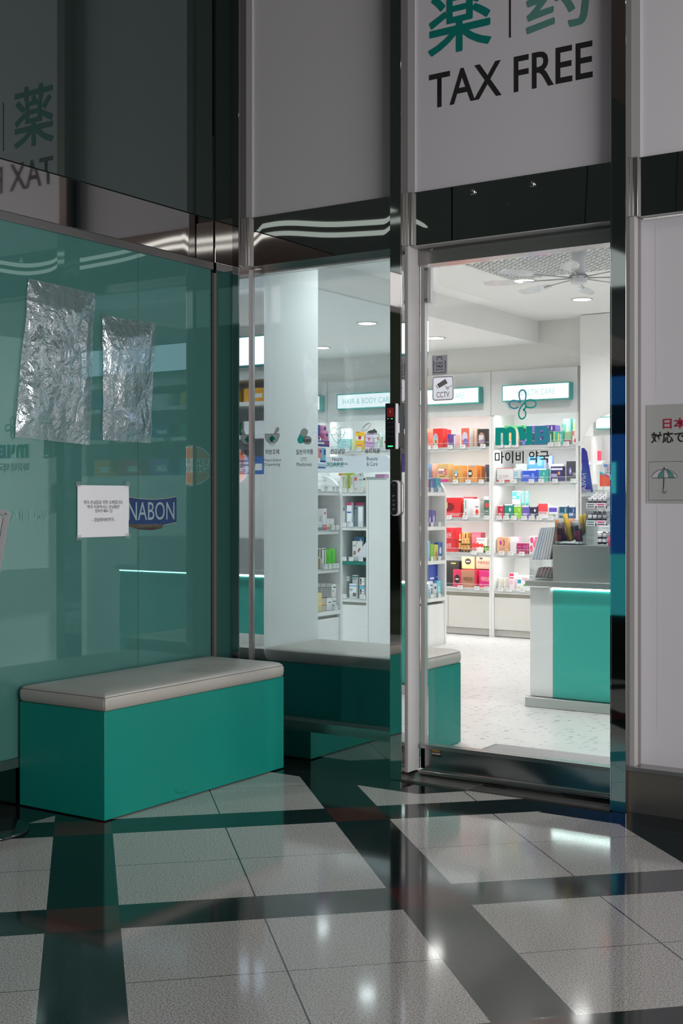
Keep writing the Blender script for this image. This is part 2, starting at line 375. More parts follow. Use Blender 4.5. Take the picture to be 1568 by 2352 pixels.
for k, (a, b, ph) in enumerate(((X0b, X1a, 3.5), (X1b, X2a, 2.2), (X2b, X3a, 4.), (X3b, X3b+4, 1.))):
    bm = bmesh.new(); wavy(bm, a+.032, b, ZF0, ZF1, .10, lambda u, v, d: (u, YP-.012+d, v), ph)
    obj('trim_%d' % (20+k), bm, bandm, kind='structure')
    a = a; bm = bmesh.new(); bm_box(bm, a, a+.015, YP-.03, YP+.05, ZF0, ZF1, 0, .001); bm_box(bm, a+.017, a+.032, YP-.03, YP+.05, ZF0, ZF1, 0, .001)
    obj('trim_%d' % (30+k), bm, satin, kind='structure')
# bay one: tinted glass
YG = .155
xg0 = onY(597, 1000, YG)[0]
def jamb(n, x, y0, y1, z0, z1, m): return struct('trim_%d' % n, x, x+.004, y0, y1, z0, z1, m)
jamb(40, X0b, .0, YG+.03, .17, ZF0, chromeflat)
struct('trim_41', X0b+.004, X0b+.016, .085, .10, .17, ZF0, satin)
struct('trim_42', xg0-.022, xg0-.002, YG-.012, YG+.012, .17, ZF0, satind)
struct('window_6', xg0-.002, X1a-.001, YG, YG+.008, .178, ZF0-.002, bayglass)
struct('trim_43', X0b, X1a, .10, YG+.03, .150, .178, satin)
struct('trim_47', X0b, X1a, YG-.02, YG+.03, ZF0-.022, ZF0, satin)
struct('baseboard_front', X0a, X1a, .03, .12, 0, .150, mat('polished_base', (.30, .36, .35), .04, 1, bump=.003, bscale=1.4))
# right bay with white film
YR = .10
xr0 = onY(1460, 1000, YR)[0]
struct('window_7', xr0, X3a, YR, YR+.01, .158, ZF0-.004, panelr)
struct('trim_44', X2b, X2b+.018, .04, YR+.02, .10, ZF0, mat('reveal_grey', (.42, .41, .41), .45))
struct('trim_45', X2b+.022, xr0-.002, YR-.02, YR+.02, .158, ZF0, mat('taupe_frame', (.20, .19, .185), .4))
struct('baseboard_front', X2b, X3a, .03, .12, 0, .158, mat('warm_polished_base', (.24, .215, .19), .28, .8, bump=.002, bscale=1.5))
struct('trim_46', X2b, X3a, .02, .10, .158, .172, satin)
struct('window_8', X3b, X3b+4, YR, YR+.01, 0, ZF0-.004, panelr)
xs_ = onY(1507, 1300, YR-.001)[0]
for nm, q in (('trim_60', [(1505, 520), (1507, 900)]), ('trim_61', [(1509, 1160), (1510, 1502), (1509, 1680), (1568, 1688)])):
    bm = bmesh.new(); bm_ribbon(bm, fp(q, YR), .0016, 'F', YR, .0008); obj(nm, bm, mat('film_seam', (.72, .71, .74), .3), kind='structure')
# ================================================================== DOOR bay
YD = .14
jamb(50, X1b, .0, .038, .03, ZF0, chromeflat)
struct('trim_51', X1b, X1b+.012, .038, YD, .03, ZF0, jambp)
xd0 = onY(966, 1000, YD-.015)[0]; xdg0 = onY(981, 1000, YD+.006)[0]
ztop = onY(1190, 591, YD)[1]; zg0 = onY(1190, 1734.5, YD)[1]; zr0 = onY(1190, 1792, YD)[1]
struct('trim_52', X1b, X2a, YD-.02, YD+.06, ztop+.012, ZF0-.006, mat('header_steel', (.30, .29, .28), .22, .9))           # header
struct('trim_53', X1b, X2a, YP-.010, YD+.04, ZF0-.004, ZF0-.0005, mat('soffit_edge', (.50, .49, .48), .4))
struct('trim_54', X2a-.004, X2a, 0, YD+.03, 0, ZF0, chromeflat)
struct('door_1', xdg0, X2a-.02, YD+.006, YD+.016, zg0, ztop, doorglass)
struct('trim_55', xd0, xdg0, YD-.015, YD+.006, zr0, ztop+.012, mat('stile_steel', (.46, .45, .44), .32, .7))
struct('trim_56', xdg0-.003, xdg0, YD+.0055, YD+.0062, zg0, ztop, darkm)
struct('trim_57', xd0, X2a, YD-.015, YD+.03, zr0, zg0-.016, mat('satin_rail', (.33, .34, .35), .16, 1, bump=.001, bscale=2))
struct('trim_58', xd0, X2a, YD-.022, YD+.03, zg0-.016, zg0, satin)
struct('trim_59', xd0, X2a, YD-.035, YD+.04, zr0-.022, zr0-.004, satin, bev=.004)
struct('trim_63', xd0, X2a, YD-.02, YD+.04, 0, zr0-.022, darkm)  # dark box filling the gap below the rail; gap shade put into its colour
struct('trim_62', X1b, X2a, .0, YD-.05, -.01, .006, mat('threshold_stone', (.07, .066, .062), .35, noise=.3, nscale=12))
bm = bmesh.new()
pl = [onZ(921, 1789, .008), onZ(966, 1770, .008), onZ(1113, 1797, .008), onZ(1072, 1813, .008)]
vs = [bm.verts.new((x, y, .008)) for x, y in pl]; lo = [bm.verts.new((x, y, 0)) for x, y in pl]
bm.faces.new(vs); [bm.faces.new((vs[i], vs[(i+1) % 4], lo[(i+1) % 4], lo[i])) for i in range(4)]
obj('floor_plate', bm, mat('worn_steel_plate', (.32, .31, .29), .3, .8, noise=.25, nscale=9), label='worn grey steel plate on the floor at the left foot of the door', category='floor plate')
# door closer contact strip at the top left of the glass
t = thing('door_sensor', 'slim vertical metal sensor box at the top left of the door glass', 'sensor', (*onY(985, 650, YD-.01), 0))
t.location = (onY(985, 650, YD)[0], YD, onY(985, 650, YD)[1])
a, b = onY(980, 617, YD), onY(988.5, 695, YD); box('housing', a[0], b[0], YD-.022, YD+.005, b[1], a[1], mat('sensor_grey', (.36, .37, .34), .4, .5), t, .002)
box('side_strip', b[0], b[0]+.008, YD-.014, YD+.005, b[1], a[1], mat('sensor_white', (.62, .62, .66), .4), t)
for yy in (620, 690):
    z = onY(984, yy, YD)[1]; box('end_cap', a[0]+.001, b[0]-.001, YD-.025, YD-.02, z-.006, z+.006, satind, t)
# header screws
for px, py, nm in ((1086, 441, 'left'), (1222, 423, 'right')):
    x, z = onY(px, py, YP-.012); t = thing('wall_bolt', 'round crumpled chrome bolt cap on the %s side of the dark band over the door' % nm, 'bolt', (x, YP-.012, z))
    bm = bmesh.new(); bm_cyl(bm, (x, YP-.012, z), (x, YP-.024, z), .014, .011, 20); obj('cap', bm, chromeflat, t)
    bm = bmesh.new(); bm_cyl(bm, (x+.002, YP-.024, z+.002), (x+.002, YP-.032, z+.002), .006, .004, 10); obj('screw', bm, satind, t)
x, z = onY(1162, 468, YP-.012)
bm = bmesh.new(); bm_cyl(bm, (x, YP-.0118, z), (x, YP-.014, z), .0085, .0085, 24); obj('cable_hole', bm, darkm, label='small round black hole in the polished band over the door', category='hole')
x, z = onY(989, 573, YD-.02); bm = bmesh.new(); bm_cyl(bm, (x, YD-.02, z), (x, YD-.024, z), .009, .008, 20); obj('screw_cap', bm, satin, label='flat screw cap at the left end of the steel door header', category='screw')
# ================================================================== WRITING on the upper panels
def ftext(name, s, box_, Y, m, bold=0, **k):
    """box_: left px, right px, then rows of top-left, bottom-left, used on plane y=Y"""
    px0, px1, pt, pb = box_; pm = (px0+px1)/2
    return text(name, s, 'F', Y, onY(px0, pm, Y)[0], onY(px1, pm, Y)[0], onY(pm, pb, Y)[1], onY(pm, pt, Y)[1], m, bold=bold, **k)
YT = YP
sg = thing('shop_sign', 'black and teal TAX FREE lettering with two large characters above the door', 'sign', (onY(1172, 170, YT)[0], YT, onY(1172, 170, YT)[1]))
ftext('lettering', 'TAX FREE', (985, 1361, 132, 214), YT, blackt, .012, parent=sg)
ftext('character', '薬', (985, 1127, -58, 116), YT, tealt, 0, parent=sg, fat=.004)
ftext('character', '药', (1210, 1357, -88, 66), YT, mat('pale_teal_print', (.10, .26, .235), .5), 0, parent=sg, fat=.004)
a, b = onY(1169, -60, YT), onY(1173, 86, YT); box('divider_line', a[0], b[0], YT-.001, YT, b[1], a[1], blackt, sg)

# ================================================================== STICKERS on the door glass
YS = YD+.005
def tmat(name, rgb, w_=.6):
    m = bpy.data.materials.new(name); m.use_nodes = True; nt = m.node_tree; nt.nodes.clear(); N = nt.nodes.new; L = nt.links.new
    o = N('ShaderNodeOutputMaterial'); d = N('ShaderNodeBsdfDiffuse'); t_ = N('ShaderNodeBsdfTranslucent'); mx = N('ShaderNodeMixShader')
    for q in (d, t_): q.inputs[0].default_value = (*rgb, 1)
    mx.inputs[0].default_value = w_; L(d.outputs[0], mx.inputs[1]); L(t_.outputs[0], mx.inputs[2]); L(mx.outputs[0], o.inputs[0]); M[name] = m; return m
dteal = tmat('teal_window_vinyl', (.015, .40, .33)); dblue = tmat('blue_window_vinyl', (.06, .32, .46))
def plate(name, px0, px1, py0, py1, Y, m, parent=None, r=0, th=.001, **k):
    pm = (px0+px1)/2; x0, x1 = onY(px0, py0, Y)[0], onY(px1, py0, Y)[0]; z1, z0 = onY(pm, py0, Y)[1], onY(pm, py1, Y)[1]
    bm = bmesh.new(); bm_poly(bm, rrect(x0, x1, z0, z1, r) if r else [(x0, z0), (x1, z0), (x1, z1), (x0, z1)], 'F', Y, th)
    ext = bmesh.ops.extrude_face_region(bm, geom=list(bm.faces)); bmesh.ops.translate(bm, verts=[v for v in ext['geom'] if isinstance(v, bmesh.types.BMVert)], vec=(0, th*.9, 0))
    return obj(name, bm, m, parent, **k), (x0, x1, z0, z1)
t = thing('door_sticker', 'grey KOREA TAX REFUND sticker on the upper left of the door glass', 'sticker', (onY(1010, 838, YS)[0], YS, onY(1010, 838, YS)[1]))
_, (x0, x1, z0, z1) = plate('backing', 992, 1027, 816, 861, YS, tmat('grey_sticker', (.58, .58, .61)), t, .005)
W, H = x1-x0, z1-z0; nav = mat('navy_print', (.02, .02, .045), .5)
bm = bmesh.new(); f = lambda u, v: (x0+u*W, z0+v*H)
bm_ribbon(bm, [f(.12, .72), f(.12, .12), f(.88, .12), f(.88, .72)], .0035, 'F', YS, .002); bm_ribbon(bm, [f(.35, .75), f(.35, .90), f(.65, .90), f(.65, .75)], .004, 'F', YS, .002); obj('bag_drawing', bm, nav, t)
for s, v0, v1, bo in (('KOREA', .56, .65, .02), ('TAX', .36, .51, .03), ('REFUND', .23, .31, .02)): text('lettering', s, 'F', YS, x0+.25*W, x0+.75*W, z0+v0*H, z0+v1*H, nav, t, bo, .002)
t = thing('door_sticker', 'white rounded CCTV sticker with a camera drawing on the door glass', 'sticker', (onY(1017, 893, YS)[0], YS, onY(1017, 893, YS)[1]))
_, (x0, x1, z0, z1) = plate('backing', 993, 1042, 864, 920, YS, tmat('white_sticker', (.95, .95, 1), .9), t, .012)
W, H = x1-x0, z1-z0; gp = mat('sticker_grey_print', (.22, .21, .22), .5)
bm = bmesh.new(); bm_ribbon(bm, rrect(x0+.03*W, x1-.03*W, z0+.03*H, z1-.03*H, .011), .0035, 'F', YS, .002, closed=True)
bm_poly(bm, [f(.32, .52), f(.72, .70), f(.62, .88), f(.22, .68)], 'F', YS, .002); bm_ribbon(bm, [f(.26, .50), f(.18, .64)], .003, 'F', YS, .002)
bm_ribbon(bm, [f(.58, .60), f(.70, .50), f(.92, .60)], .0025, 'F', YS, .002); bm_ribbon(bm, [(x0+.71*W+.005*math.cos(a), z0+.49*H+.005*math.sin(a)) for a in [2*PI*i/12 for i in range(12)]], .002, 'F', YS, .002, closed=True)
obj('camera_drawing', bm, gp, t); text('lettering', 'CCTV', 'F', YS, x0+.2*W, x0+.8*W, z0+.13*H, z0+.36*H, gp, t, .008, .002)

def c8(pts): return [(960+x/5.6, 800+y/5.6) for x, y in pts]
t = thing('shop_logo', 'teal line drawing of a four-petal butterfly flower on the door glass', 'logo', (onY(1200, 928, YS)[0], YS, onY(1200, 928, YS)[1]))
for pts, m_, wd in (
    (c8([(1378, 665), (1388, 600), (1372, 552), (1340, 536), (1305, 562), (1300, 620), (1318, 690)]), dblue, .0062),
    (c8([(1318, 700), (1280, 680), (1215, 672), (1175, 705), (1190, 755), (1240, 775), (1290, 755)]), dblue, .0062),
    (c8([(1365, 705), (1400, 672), (1460, 662), (1510, 690), (1508, 740), (1460, 765), (1390, 755)]), dteal, .0062),
    (c8([(1350, 795), (1385, 760), (1380, 712), (1345, 725), (1305, 790), (1295, 860), (1325, 908), (1370, 890), (1385, 835), (1370, 800), (1352, 797)]), dteal, .0062)):
    bm = bmesh.new(); bm_ribbon(bm, fp(smooth_pts(pts, 6), YS), wd, 'F', YS, .001); obj('petal', bm, m_, t)
# myB letters
def c9(pts): return [(1130+x/7.467, 950+y/7.467) for x, y in pts]
t = thing('shop_logo', 'three large blocky teal letters under the butterfly drawing on the door glass', 'logo', (onY(1200, 1000, YS)[0], YS, onY(1200, 1000, YS)[1]))
def polys(name, L_, m_):
    bm = bmesh.new()
    for k, pts in enumerate(L_): bm_poly(bm, fp(c9(pts), YS), 'F', YS, .001+.00005*k)
    return obj(name, bm, m_, t, recalc=False)
arch = lambda cx, w_, y0, y1: [(cx+w_/2, y1), (cx+w_/2, y0+w_/2)]+[(cx+w_/2*math.cos(math.radians(a)), y0+w_/2-w_/2*math.sin(math.radians(a))) for a in range(15, 180, 15)]+[(cx-w_/2, y0+w_/2), (cx-w_/2, y1)]
polys('letter', [[(55, 241), (150, 240), (150, 543), (55, 545)], [(150, 240), (205, 240), (238, 262), (238, 338), (186, 338), (168, 328), (150, 338)],
    [(186, 338), (290, 338), (290, 540), (186, 541)], [(238, 262), (270, 237), (320, 229), (365, 240), (365, 335), (330, 335), (310, 323), (290, 338), (238, 338)],
    [(330, 335), (365, 335), (365, 538), (330, 539)], [(365, 240), (392, 265), (408, 300), (411, 340), (411, 537), (365, 538)]], dteal)
polys('letter', [[(432, 228), (532, 224), (585, 440), (478, 447)], [(585, 220), (688, 215), (688, 530), (585, 533)]], dteal)
from mathutils.geometry import tessellate_polygon
Bo = [(727, 218), (905, 210), (950, 225), (980, 262), (990, 310), (978, 350), (968, 368), (990, 400), (997, 450), (975, 495), (930, 522), (880, 527), (727, 528)]
Bh = [[(830, 286), (862, 284), (884, 296), (886, 312), (870, 330), (830, 344)], [(830, 392), (866, 392), (886, 410), (886, 430), (870, 450), (830, 452)]]
loops = [fp(c9(q_), YS) for q_ in [Bo]+Bh]; flat = [p_ for q_ in loops for p_ in q_]
bm = bmesh.new(); vs = [bm.verts.new(place('F', YS, u, v, .001)) for u, v in flat]
for tri in tessellate_polygon([[Vector((u, v, 0)) for u, v in q_] for q_ in loops]): bm.faces.new([vs[i] for i in tri])
obj('letter', bm, dblue, t)
ftext('lettering', '마이비 약국', (1136, 1261, 1036, 1064), YS, mat('brown_black_print', (.035, .02, .015), .5), .012, label='dark Korean lettering of five syllables under the teal logo on the door glass', category='lettering')
# black phone sticker on the bottom rail
YQ = YD-.016
t = thing('rail_sticker', 'small black sticker with yellow and white print on the bottom door rail', 'sticker', (onY(1001, 1730, YQ)[0], YQ, onY(1001, 1730, YQ)[1]))
_, (x0, x1, z0, z1) = plate('backing', 991, 1013, 1721, 1738, YQ, blackt, t)
text('lettering', '현대정공사', 'F', YQ, x0+.003, x1-.003, z0+.019, z1-.002, mat('yellow_print', (.7, .45, .1), .5), t, .01, .002)
text('lettering', '010-540-8007', 'F', YQ, x0+.002, x1-.002, z0+.009, z0+.016, mat('white_print', (.7, .7, .7), .5), t, .02, .002)
# ================================================================== STICKERS on the tinted glass: four service icons
YI = YG-.001
def c5(pts): return [(590+x/5.058, 960+y/5.058) for x, y in pts]
lw = .0016
def icon(label, s1, b1, s2, b2, draw):
    px = (b1[0]+b1[1])/2; t = thing('service_icon', label, 'window sticker', (onY(px, 1020, YI)[0], YI, onY(px, 1020, YI)[1]))
    draw(t); ftext('lettering', s1, b1, YI, blackt, .012, parent=t)
    for s, bx in zip(s2, b2): ftext('lettering', s, bx, YI, blackt, .0, parent=t)
ig = tmat('icon_grey', (.36, .38, .37)); it = tmat('icon_teal', (.03, .36, .31))
def fill(nm, pts, m_, t, off=.0008): bm = bmesh.new(); bm_poly(bm, fp(c5(pts), YI), 'F', YI, off); return obj(nm, bm, m_, t)
def line(nm, plist, t, m_=greyt, w_=lw, closed=False):
    bm = bmesh.new()
    for p in plist: bm_ribbon(bm, fp(c5(p), YI), w_, 'F', YI, .0016, closed=closed)
    return obj(nm, bm, m_, t)
def d1(t):
    bowl = [(93, 187), (265, 181), (262, 220), (240, 270), (205, 295), (150, 298), (112, 270), (95, 230)]
    fill('bowl', bowl, ig, t); fill('cross', [(165, 205), (190, 205), (190, 225), (210, 225), (210, 255), (190, 255), (190, 278), (165, 278), (165, 255), (147, 255), (147, 228), (165, 227)], it, t, .0012)
    pest = [(200, 184), (225, 120), (240, 107), (258, 118), (257, 145), (225, 182)]; fill('pestle', pest, ig, t)
    line('outline', [bowl+[bowl[0]], pest, [(143, 298), (145, 318), (208, 316), (210, 294)]], t)
icon('outline mortar and pestle with teal cross, leftmost icon on the tinted glass', '처방조제', (609, 641, 1032, 1044), ('Prescription', 'Dispensing'), ((605, 645, 1053, 1062), (607, 643, 1063, 1072)), d1)
def d2(t):
    cap = [(472, 250), (500, 190), (520, 140), (550, 119), (588, 140), (592, 170), (545, 260), (540, 280), (510, 298), (480, 285)]
    fill('capsule', [(500, 190), (520, 140), (550, 119), (588, 140), (592, 170), (562, 225), (545, 220)], ig, t); fill('capsule_half', [(472, 250), (500, 190), (545, 220), (560, 228), (540, 250), (540, 285), (510, 298), (480, 285)], it, t)
    pill = arc(585, 247, 47, 35, 0, 360, 20)[:-1]; fill('tablet', [(538, 247), (632, 247), (630, 285), (600, 307), (560, 303), (538, 280)], ig, t, .0009); fill('tablet_top', pill, ig, t, .0012)
    line('outline', [cap+[cap[0]], pill+[pill[0]], [(538, 247), (538, 280), (560, 303), (600, 308), (630, 287), (632, 247)]], t)
icon('grey and teal capsule with a tablet, second icon on the tinted glass', '일반의약품', (680, 719, 1032, 1044), ('OTC', 'Medicines'), ((691, 705, 1051, 1059), (681, 716, 1062, 1071)), d2)
def d3(t):
    h = [(937, 290), (880, 225), (857, 180), (860, 135), (890, 115), (920, 120), (938, 140), (955, 120), (985, 115), (1015, 135), (1020, 175), (1000, 215)]
    line('outline', [smooth_pts(h, 4, True)+[h[0]], [(860, 196), (905, 196), (922, 168), (952, 222), (968, 194), (1015, 194)]], t)
icon('thin outline heart with pulse line, third icon on the tinted glass', '건강상담', (759, 792, 1031, 1043), ('Health', 'Supplements'), ((763, 787, 1050, 1059), (752, 798, 1061, 1071)), d3)
def d4(t):
    fill('cream_swirl', [(1285, 165), (1300, 148), (1350, 138), (1365, 120), (1375, 138), (1397, 155), (1390, 175), (1330, 182), (1290, 175)], tmat('icon_dark_grey', (.20, .20, .20)), t)
    line('outline', [arc(1340, 210, 85, 27, 0, 360, 24), [(1255, 210), (1257, 262)]+arc(1340, 262, 84, 34, 180, 0, 14)[::1][1:-1][::-1][::-1]+[(1425, 262), (1426, 210)], arc(1340, 172, 58, 20, 0, 360, 20), [(1222, 140), (1235, 105), (1275, 68), (1310, 58), (1325, 72), (1305, 110), (1265, 145), (1232, 155), (1222, 140)], [(1225, 128), (1262, 88), (1300, 64)]], t)
icon('outline cream jar with open lid, fourth icon on the tinted glass', '뷰티제품', (838, 872, 1030, 1042), ('Beauty', '& Care'), ((842, 868, 1049, 1060), (842, 867, 1061, 1070)), d4)

# ================================================================== NOTICES on the right white panel
YW = YR-.001
t = thing('notice_sheet', 'laminated grey sheet with red and black Japanese writing on the right white panel', 'notice', (onY(1530, 1040, YW)[0], YW, onY(1530, 1040, YW)[1]))
x0, z1 = onY(1484, 931, YW); x1 = x0+.30; z0 = onY(1484, 1156, YW)[1]
box('sheet', x0, x1, YW-.001, YW, z0, z1, mat('laminated_sheet', (.42, .43, .42), .35), t)
k = YW-.001
zz = lambda py: onY(1530, py, k)[1]; xx = lambda px: onY(px, 1000, k)[0]
gl = xx(1548)-xx(1521)
text('lettering', '日本語', 'F', k, xx(1522), xx(1522)+gl*3.05, zz(985), zz(960), mat('red_print', (.35, .015, .05), .5), t, .02)
text('lettering', '対応できます', 'F', k, xx(1495), xx(1495)+gl*5.7, zz(1018), zz(991), blackt, t, .02)
bm = bmesh.new(); q = [onY(1490, 1061, k), None]; bx0, bz1 = xx(1490), zz(1060); bx1, bz0 = bx0+.25, zz(1149)
bm_ribbon(bm, [(bx0, bz0), (bx1, bz0), (bx1, bz1), (bx0, bz1)], .0015, 'F', k, .0012, closed=True); obj('frame_line', bm, greyt, t)
ux = lambda px: xx(1460+px/8.4); uz = lambda py: zz(900+py/8.4)
dome = [(305, 1632), (340, 1580), (400, 1530), (470, 1500), (548, 1485), (630, 1500), (700, 1535), (760, 1580), (803, 1630)]
sc = [(803, 1640)]+[(803-i*31.1, 1640+(28 if i % 2 else 8)) for i in range(1, 16)]+[(305, 1645)]
P_ = lambda pts: [(ux(a), uz(b)) for a, b in pts]
bm = bmesh.new(); bm_poly(bm, P_(dome+sc), 'F', k, .0008); obj('umbrella_canopy', bm, mat('print_white', (.55, .52, .54), .5), t)
bm = bmesh.new(); bm_poly(bm, P_([(425, 1665), (440, 1590), (500, 1510), (546, 1487), (540, 1665)]), 'F', k, .0012); bm_poly(bm, P_([(645, 1665), (620, 1570), (590, 1490), (660, 1525), (715, 1580), (740, 1665)]), 'F', k, .0012); obj('canopy_stripe', bm, mat('print_teal', (.10, .27, .25), .5), t)
bm = bmesh.new(); bm_ribbon(bm, P_(dome), .0014, 'F', k, .0016); bm_ribbon(bm, P_(sc), .0014, 'F', k, .0016); bm_ribbon(bm, P_([(548, 1450), (548, 1485)]), .003, 'F', k, .0016)
for q in ([(548, 1487), (440, 1590), (425, 1665)], [(548, 1487), (540, 1665)], [(548, 1487), (620, 1570), (645, 1665)], [(560, 1487), (715, 1580), (740, 1665)]): bm_ribbon(bm, P_(q), .001, 'F', k, .0016)
bm_ribbon(bm, P_([(542, 1665), (535, 1860)]), .003, 'F', k, .0016); obj('umbrella_outline', bm, blackt, t)
bm = bmesh.new(); bm_ribbon(bm, P_([(530, 1860), (528, 1930), (540, 1955), (565, 1955), (580, 1930), (578, 1905)]), .003, 'F', k, .002); obj('umbrella_handle', bm, mat('print_brown', (.22, .10, .05), .5), t)

# ================================================================== THINGS on the left wall
YL = .001
def lbox(px0, px1, py0, py1, X=YL):
    pm = (py0+py1)/2; xm = (px0+px1)/2
    return onX(px0, pm, X)[0], onX(px1, pm, X)[0], onX(xm, py1, X)[1], onX(xm, py0, X)[1]
y0, y1, z0, z1 = lbox(176, 294, 1115, 1233)
t = thing('paper_notice', 'white paper notice with Korean writing taped to the teal glass above the bench', 'notice', (YL, y0, z0))
bm = bmesh.new(); g = 8
V_ = [[bm.verts.new((YL+.0045+.0012*math.sin(i*1.3)*math.sin(j*.9), y0+(y1-y0)*i/g, z0+(z1-z0)*j/g)) for j in range(g+1)] for i in range(g+1)]
for i in range(g):
    for j in range(g): f_ = bm.faces.new((V_[i][j], V_[i+1][j], V_[i+1][j+1], V_[i][j+1])); f_.smooth = True
obj('sheet', bm, paperm, t)
for s, a, b, c, d in (('약국 손님들을 위한 소파입니다.', 190, 280, 1149, 1158), ('약국 이용하시는 손님들만', 198, 272, 1160, 1168), ('앉아주세요', 216, 246, 1169.5, 1177), ('- 강남마이비약국 -', 209, 263, 1189, 1198)):
    q = lbox(a, b, c, d); text('lettering', s, 'L', .0068, *q, greyt, t, .003)
bm = bmesh.new(); q = lbox(249, 256, 1169.5, 1177); c0, c1, r0 = (q[0]+q[1])/2, (q[2]+q[3])/2, (q[3]-q[2])/2
bm_ribbon(bm, arc(c0, c1, r0, r0, 0, 345, 16), .0012, 'L', .0072, .0005, closed=True); bm_ribbon(bm, arc(c0, c1, r0*.5, r0*.5, 200, 340, 8), .001, 'L', .0072, .0005)
for dx in (-.35, .35): bm_poly(bm, arc(c0+dx*r0, c1+.25*r0, r0*.13, r0*.18, 0, 300, 6), 'L', .0072, .0005)
obj('smiley', bm, greyt, t)
tape = glassy('clear_tape', (.85, .88, .88), .12, .15, (.6, .62, .62), .12)
for a, b in ((177, 1111), (290, 1111), (178, 1234), (291, 1230)):
    q = lbox(a-5, b_ := a+6, b-5, b+7) if False else lbox(a-5, a+6, b-5, b+7); bm = bmesh.new(); bm_poly(bm, [(q[0], q[2]), (q[1], q[2]), (q[1], q[3]), (q[0], q[3])], 'L', .0072, 0); obj('tape', bm, tape, t)
# ribbon-shaped bakery sticker, partly under the paper
def lpoly(nm, pts, m_, off, t, X=YL): bm = bmesh.new(); bm_poly(bm, lp(pts, X), 'L', X, off); return obj(nm, bm, m_, t)
t = thing('bakery_sticker', 'dark blue ribbon-shaped sticker with pale lettering beside the paper notice', 'sticker', (YL, *onX(350, 1180, YL)))
top = [(222, 1150), (262, 1138), (295, 1142), (320, 1146), (350, 1148), (380, 1146), (405, 1141)]
bot = [(405, 1199), (374, 1206), (340, 1211), (310, 1207), (295, 1203), (250, 1198), (222, 1206)]
gold = mat('dull_gold_print', (.20, .17, .09), .5)
lpoly('border', [(x, y-1.3) for x, y in top]+[(x, y+1.3) for x, y in bot], mat('pale_gold_print', (.30, .32, .22), .5), .0002, t)
lpoly('banner', top+bot, mat('deep_blue_print', (.006, .03, .12), .35), .0005, t)
lpoly('tail', [(295, 1203), (340, 1206), (374, 1205), (372, 1213), (350, 1218), (320, 1216), (295, 1210)], mat('brown_print', (.035, .025, .02), .5), .0007, t)
text('lettering', 'CINNABON', 'L', YL, *lbox(236, 400, 1153, 1195), mat('pale_print', (.28, .37, .40), .5), t, .0, .0012)
text('lettering', 'WORLD FAMOUS CINNAMON ROLLS', 'L', YL, *lbox(250, 371, 1204, 1212), gold, t, .0, .0012)
text('ghost_lettering', 'All Day', 'L', YL, *lbox(25, 108, 1172, 1203), glassy('ghost_print', (0, 0, 0), .11, base=(.070, .185, .168), basew=1, gcol=(.72, 1, .97)), None, -.01, .0004, label='faint ghost outline lettering All Day at the left edge of the teal glass', category='lettering')
# crumpled clear plastic sheets
def plastic():
    m = bpy.data.materials.new('crumpled_plastic'); m.use_nodes = True; nt = m.node_tree; nt.nodes.clear(); N = nt.nodes.new; L = nt.links.new
    o = N('ShaderNodeOutputMaterial'); tr = N('ShaderNodeBsdfTransparent'); tr.inputs[0].default_value = (.88, .92, .93, 1)
    g = N('ShaderNodeBsdfGlossy'); g.inputs['Roughness'].default_value = .10; g.inputs[0].default_value = (.9, .92, 1, 1)
    d = N('ShaderNodeBsdfDiffuse'); d.inputs[0].default_value = (.5, .6, .62, 1)
    a = N('ShaderNodeMixShader'); a.inputs[0].default_value = .16; b = N('ShaderNodeMixShader'); b.inputs[0].default_value = .24
    tc = N('ShaderNodeTexCoord'); n = N('ShaderNodeTexNoise'); n.inputs['Scale'].default_value = 13; n.inputs['Detail'].default_value = 3; n.inputs['Distortion'].default_value = 2.2
    L(tc.outputs['Object'], n.inputs['Vector']); bp = N('ShaderNodeBump'); bp.inputs['Distance'].default_value = .010; bp.inputs['Strength'].default_value = .7
    L(n.outputs['Fac'], bp.inputs['Height']); L(bp.outputs[0], g.inputs['Normal'])
    L(tr.outputs[0], a.inputs[1]); L(d.outputs[0], a.inputs[2]); L(a.outputs[0], b.inputs[1]); L(g.outputs[0], b.inputs[2]); L(b.outputs[0], o.inputs[0]); return m
plm = plastic()
from mathutils import noise as NZ
def sheet(label, q, seed):
    q = [Vector((0,)+onX(px, py, .004)) for px, py in q]; nx, ny = 46, 90; bm = bmesh.new(); G = []
    for i in range(nx+1):
        row = []
        for j in range(ny+1):
            u, v = i/nx, j/ny; p = (q[0]*(1-u)+q[1]*u)*(1-v)+(q[3]*(1-u)+q[2]*u)*v
            h = NZ.noise(Vector((p.y*6, p.z*3.0, seed)))*.022+abs(NZ.noise(Vector((p.y*15, p.z*6, seed+3))))*.012+abs(NZ.noise(Vector((p.y*30, p.z*18, seed+9))))*.003
            e_ = min(u, 1-u, v, 1-v)
            p.x = .006+max(0, .012+h)*min(1, .25+e_*5); p.y += NZ.noise(Vector((v*5, seed, 0)))*.007*(1 if u > .5 else -1)*(abs(u-.5)*2)**3
            row.append(bm.verts.new(p))
        G.append(row)
    for i in range(nx):
        for j in range(ny):
            f_ = bm.faces.new((G[i][j], G[i+1][j], G[i+1][j+1], G[i][j+1])); f_.smooth = True
    return obj('plastic_sheet', bm, plm, label=label, category='plastic sheet')
sheet('large crumpled clear plastic sheet stuck to the upper left of the teal glass', [(65, 640), (214, 674), (205, 1022), (30, 1004)], 1.3)
sheet('narrow crumpled clear plastic sheet stuck to the teal glass, right of the larger one', [(233, 724), (355, 743), (344, 1018), (235, 1011)], 7.7)
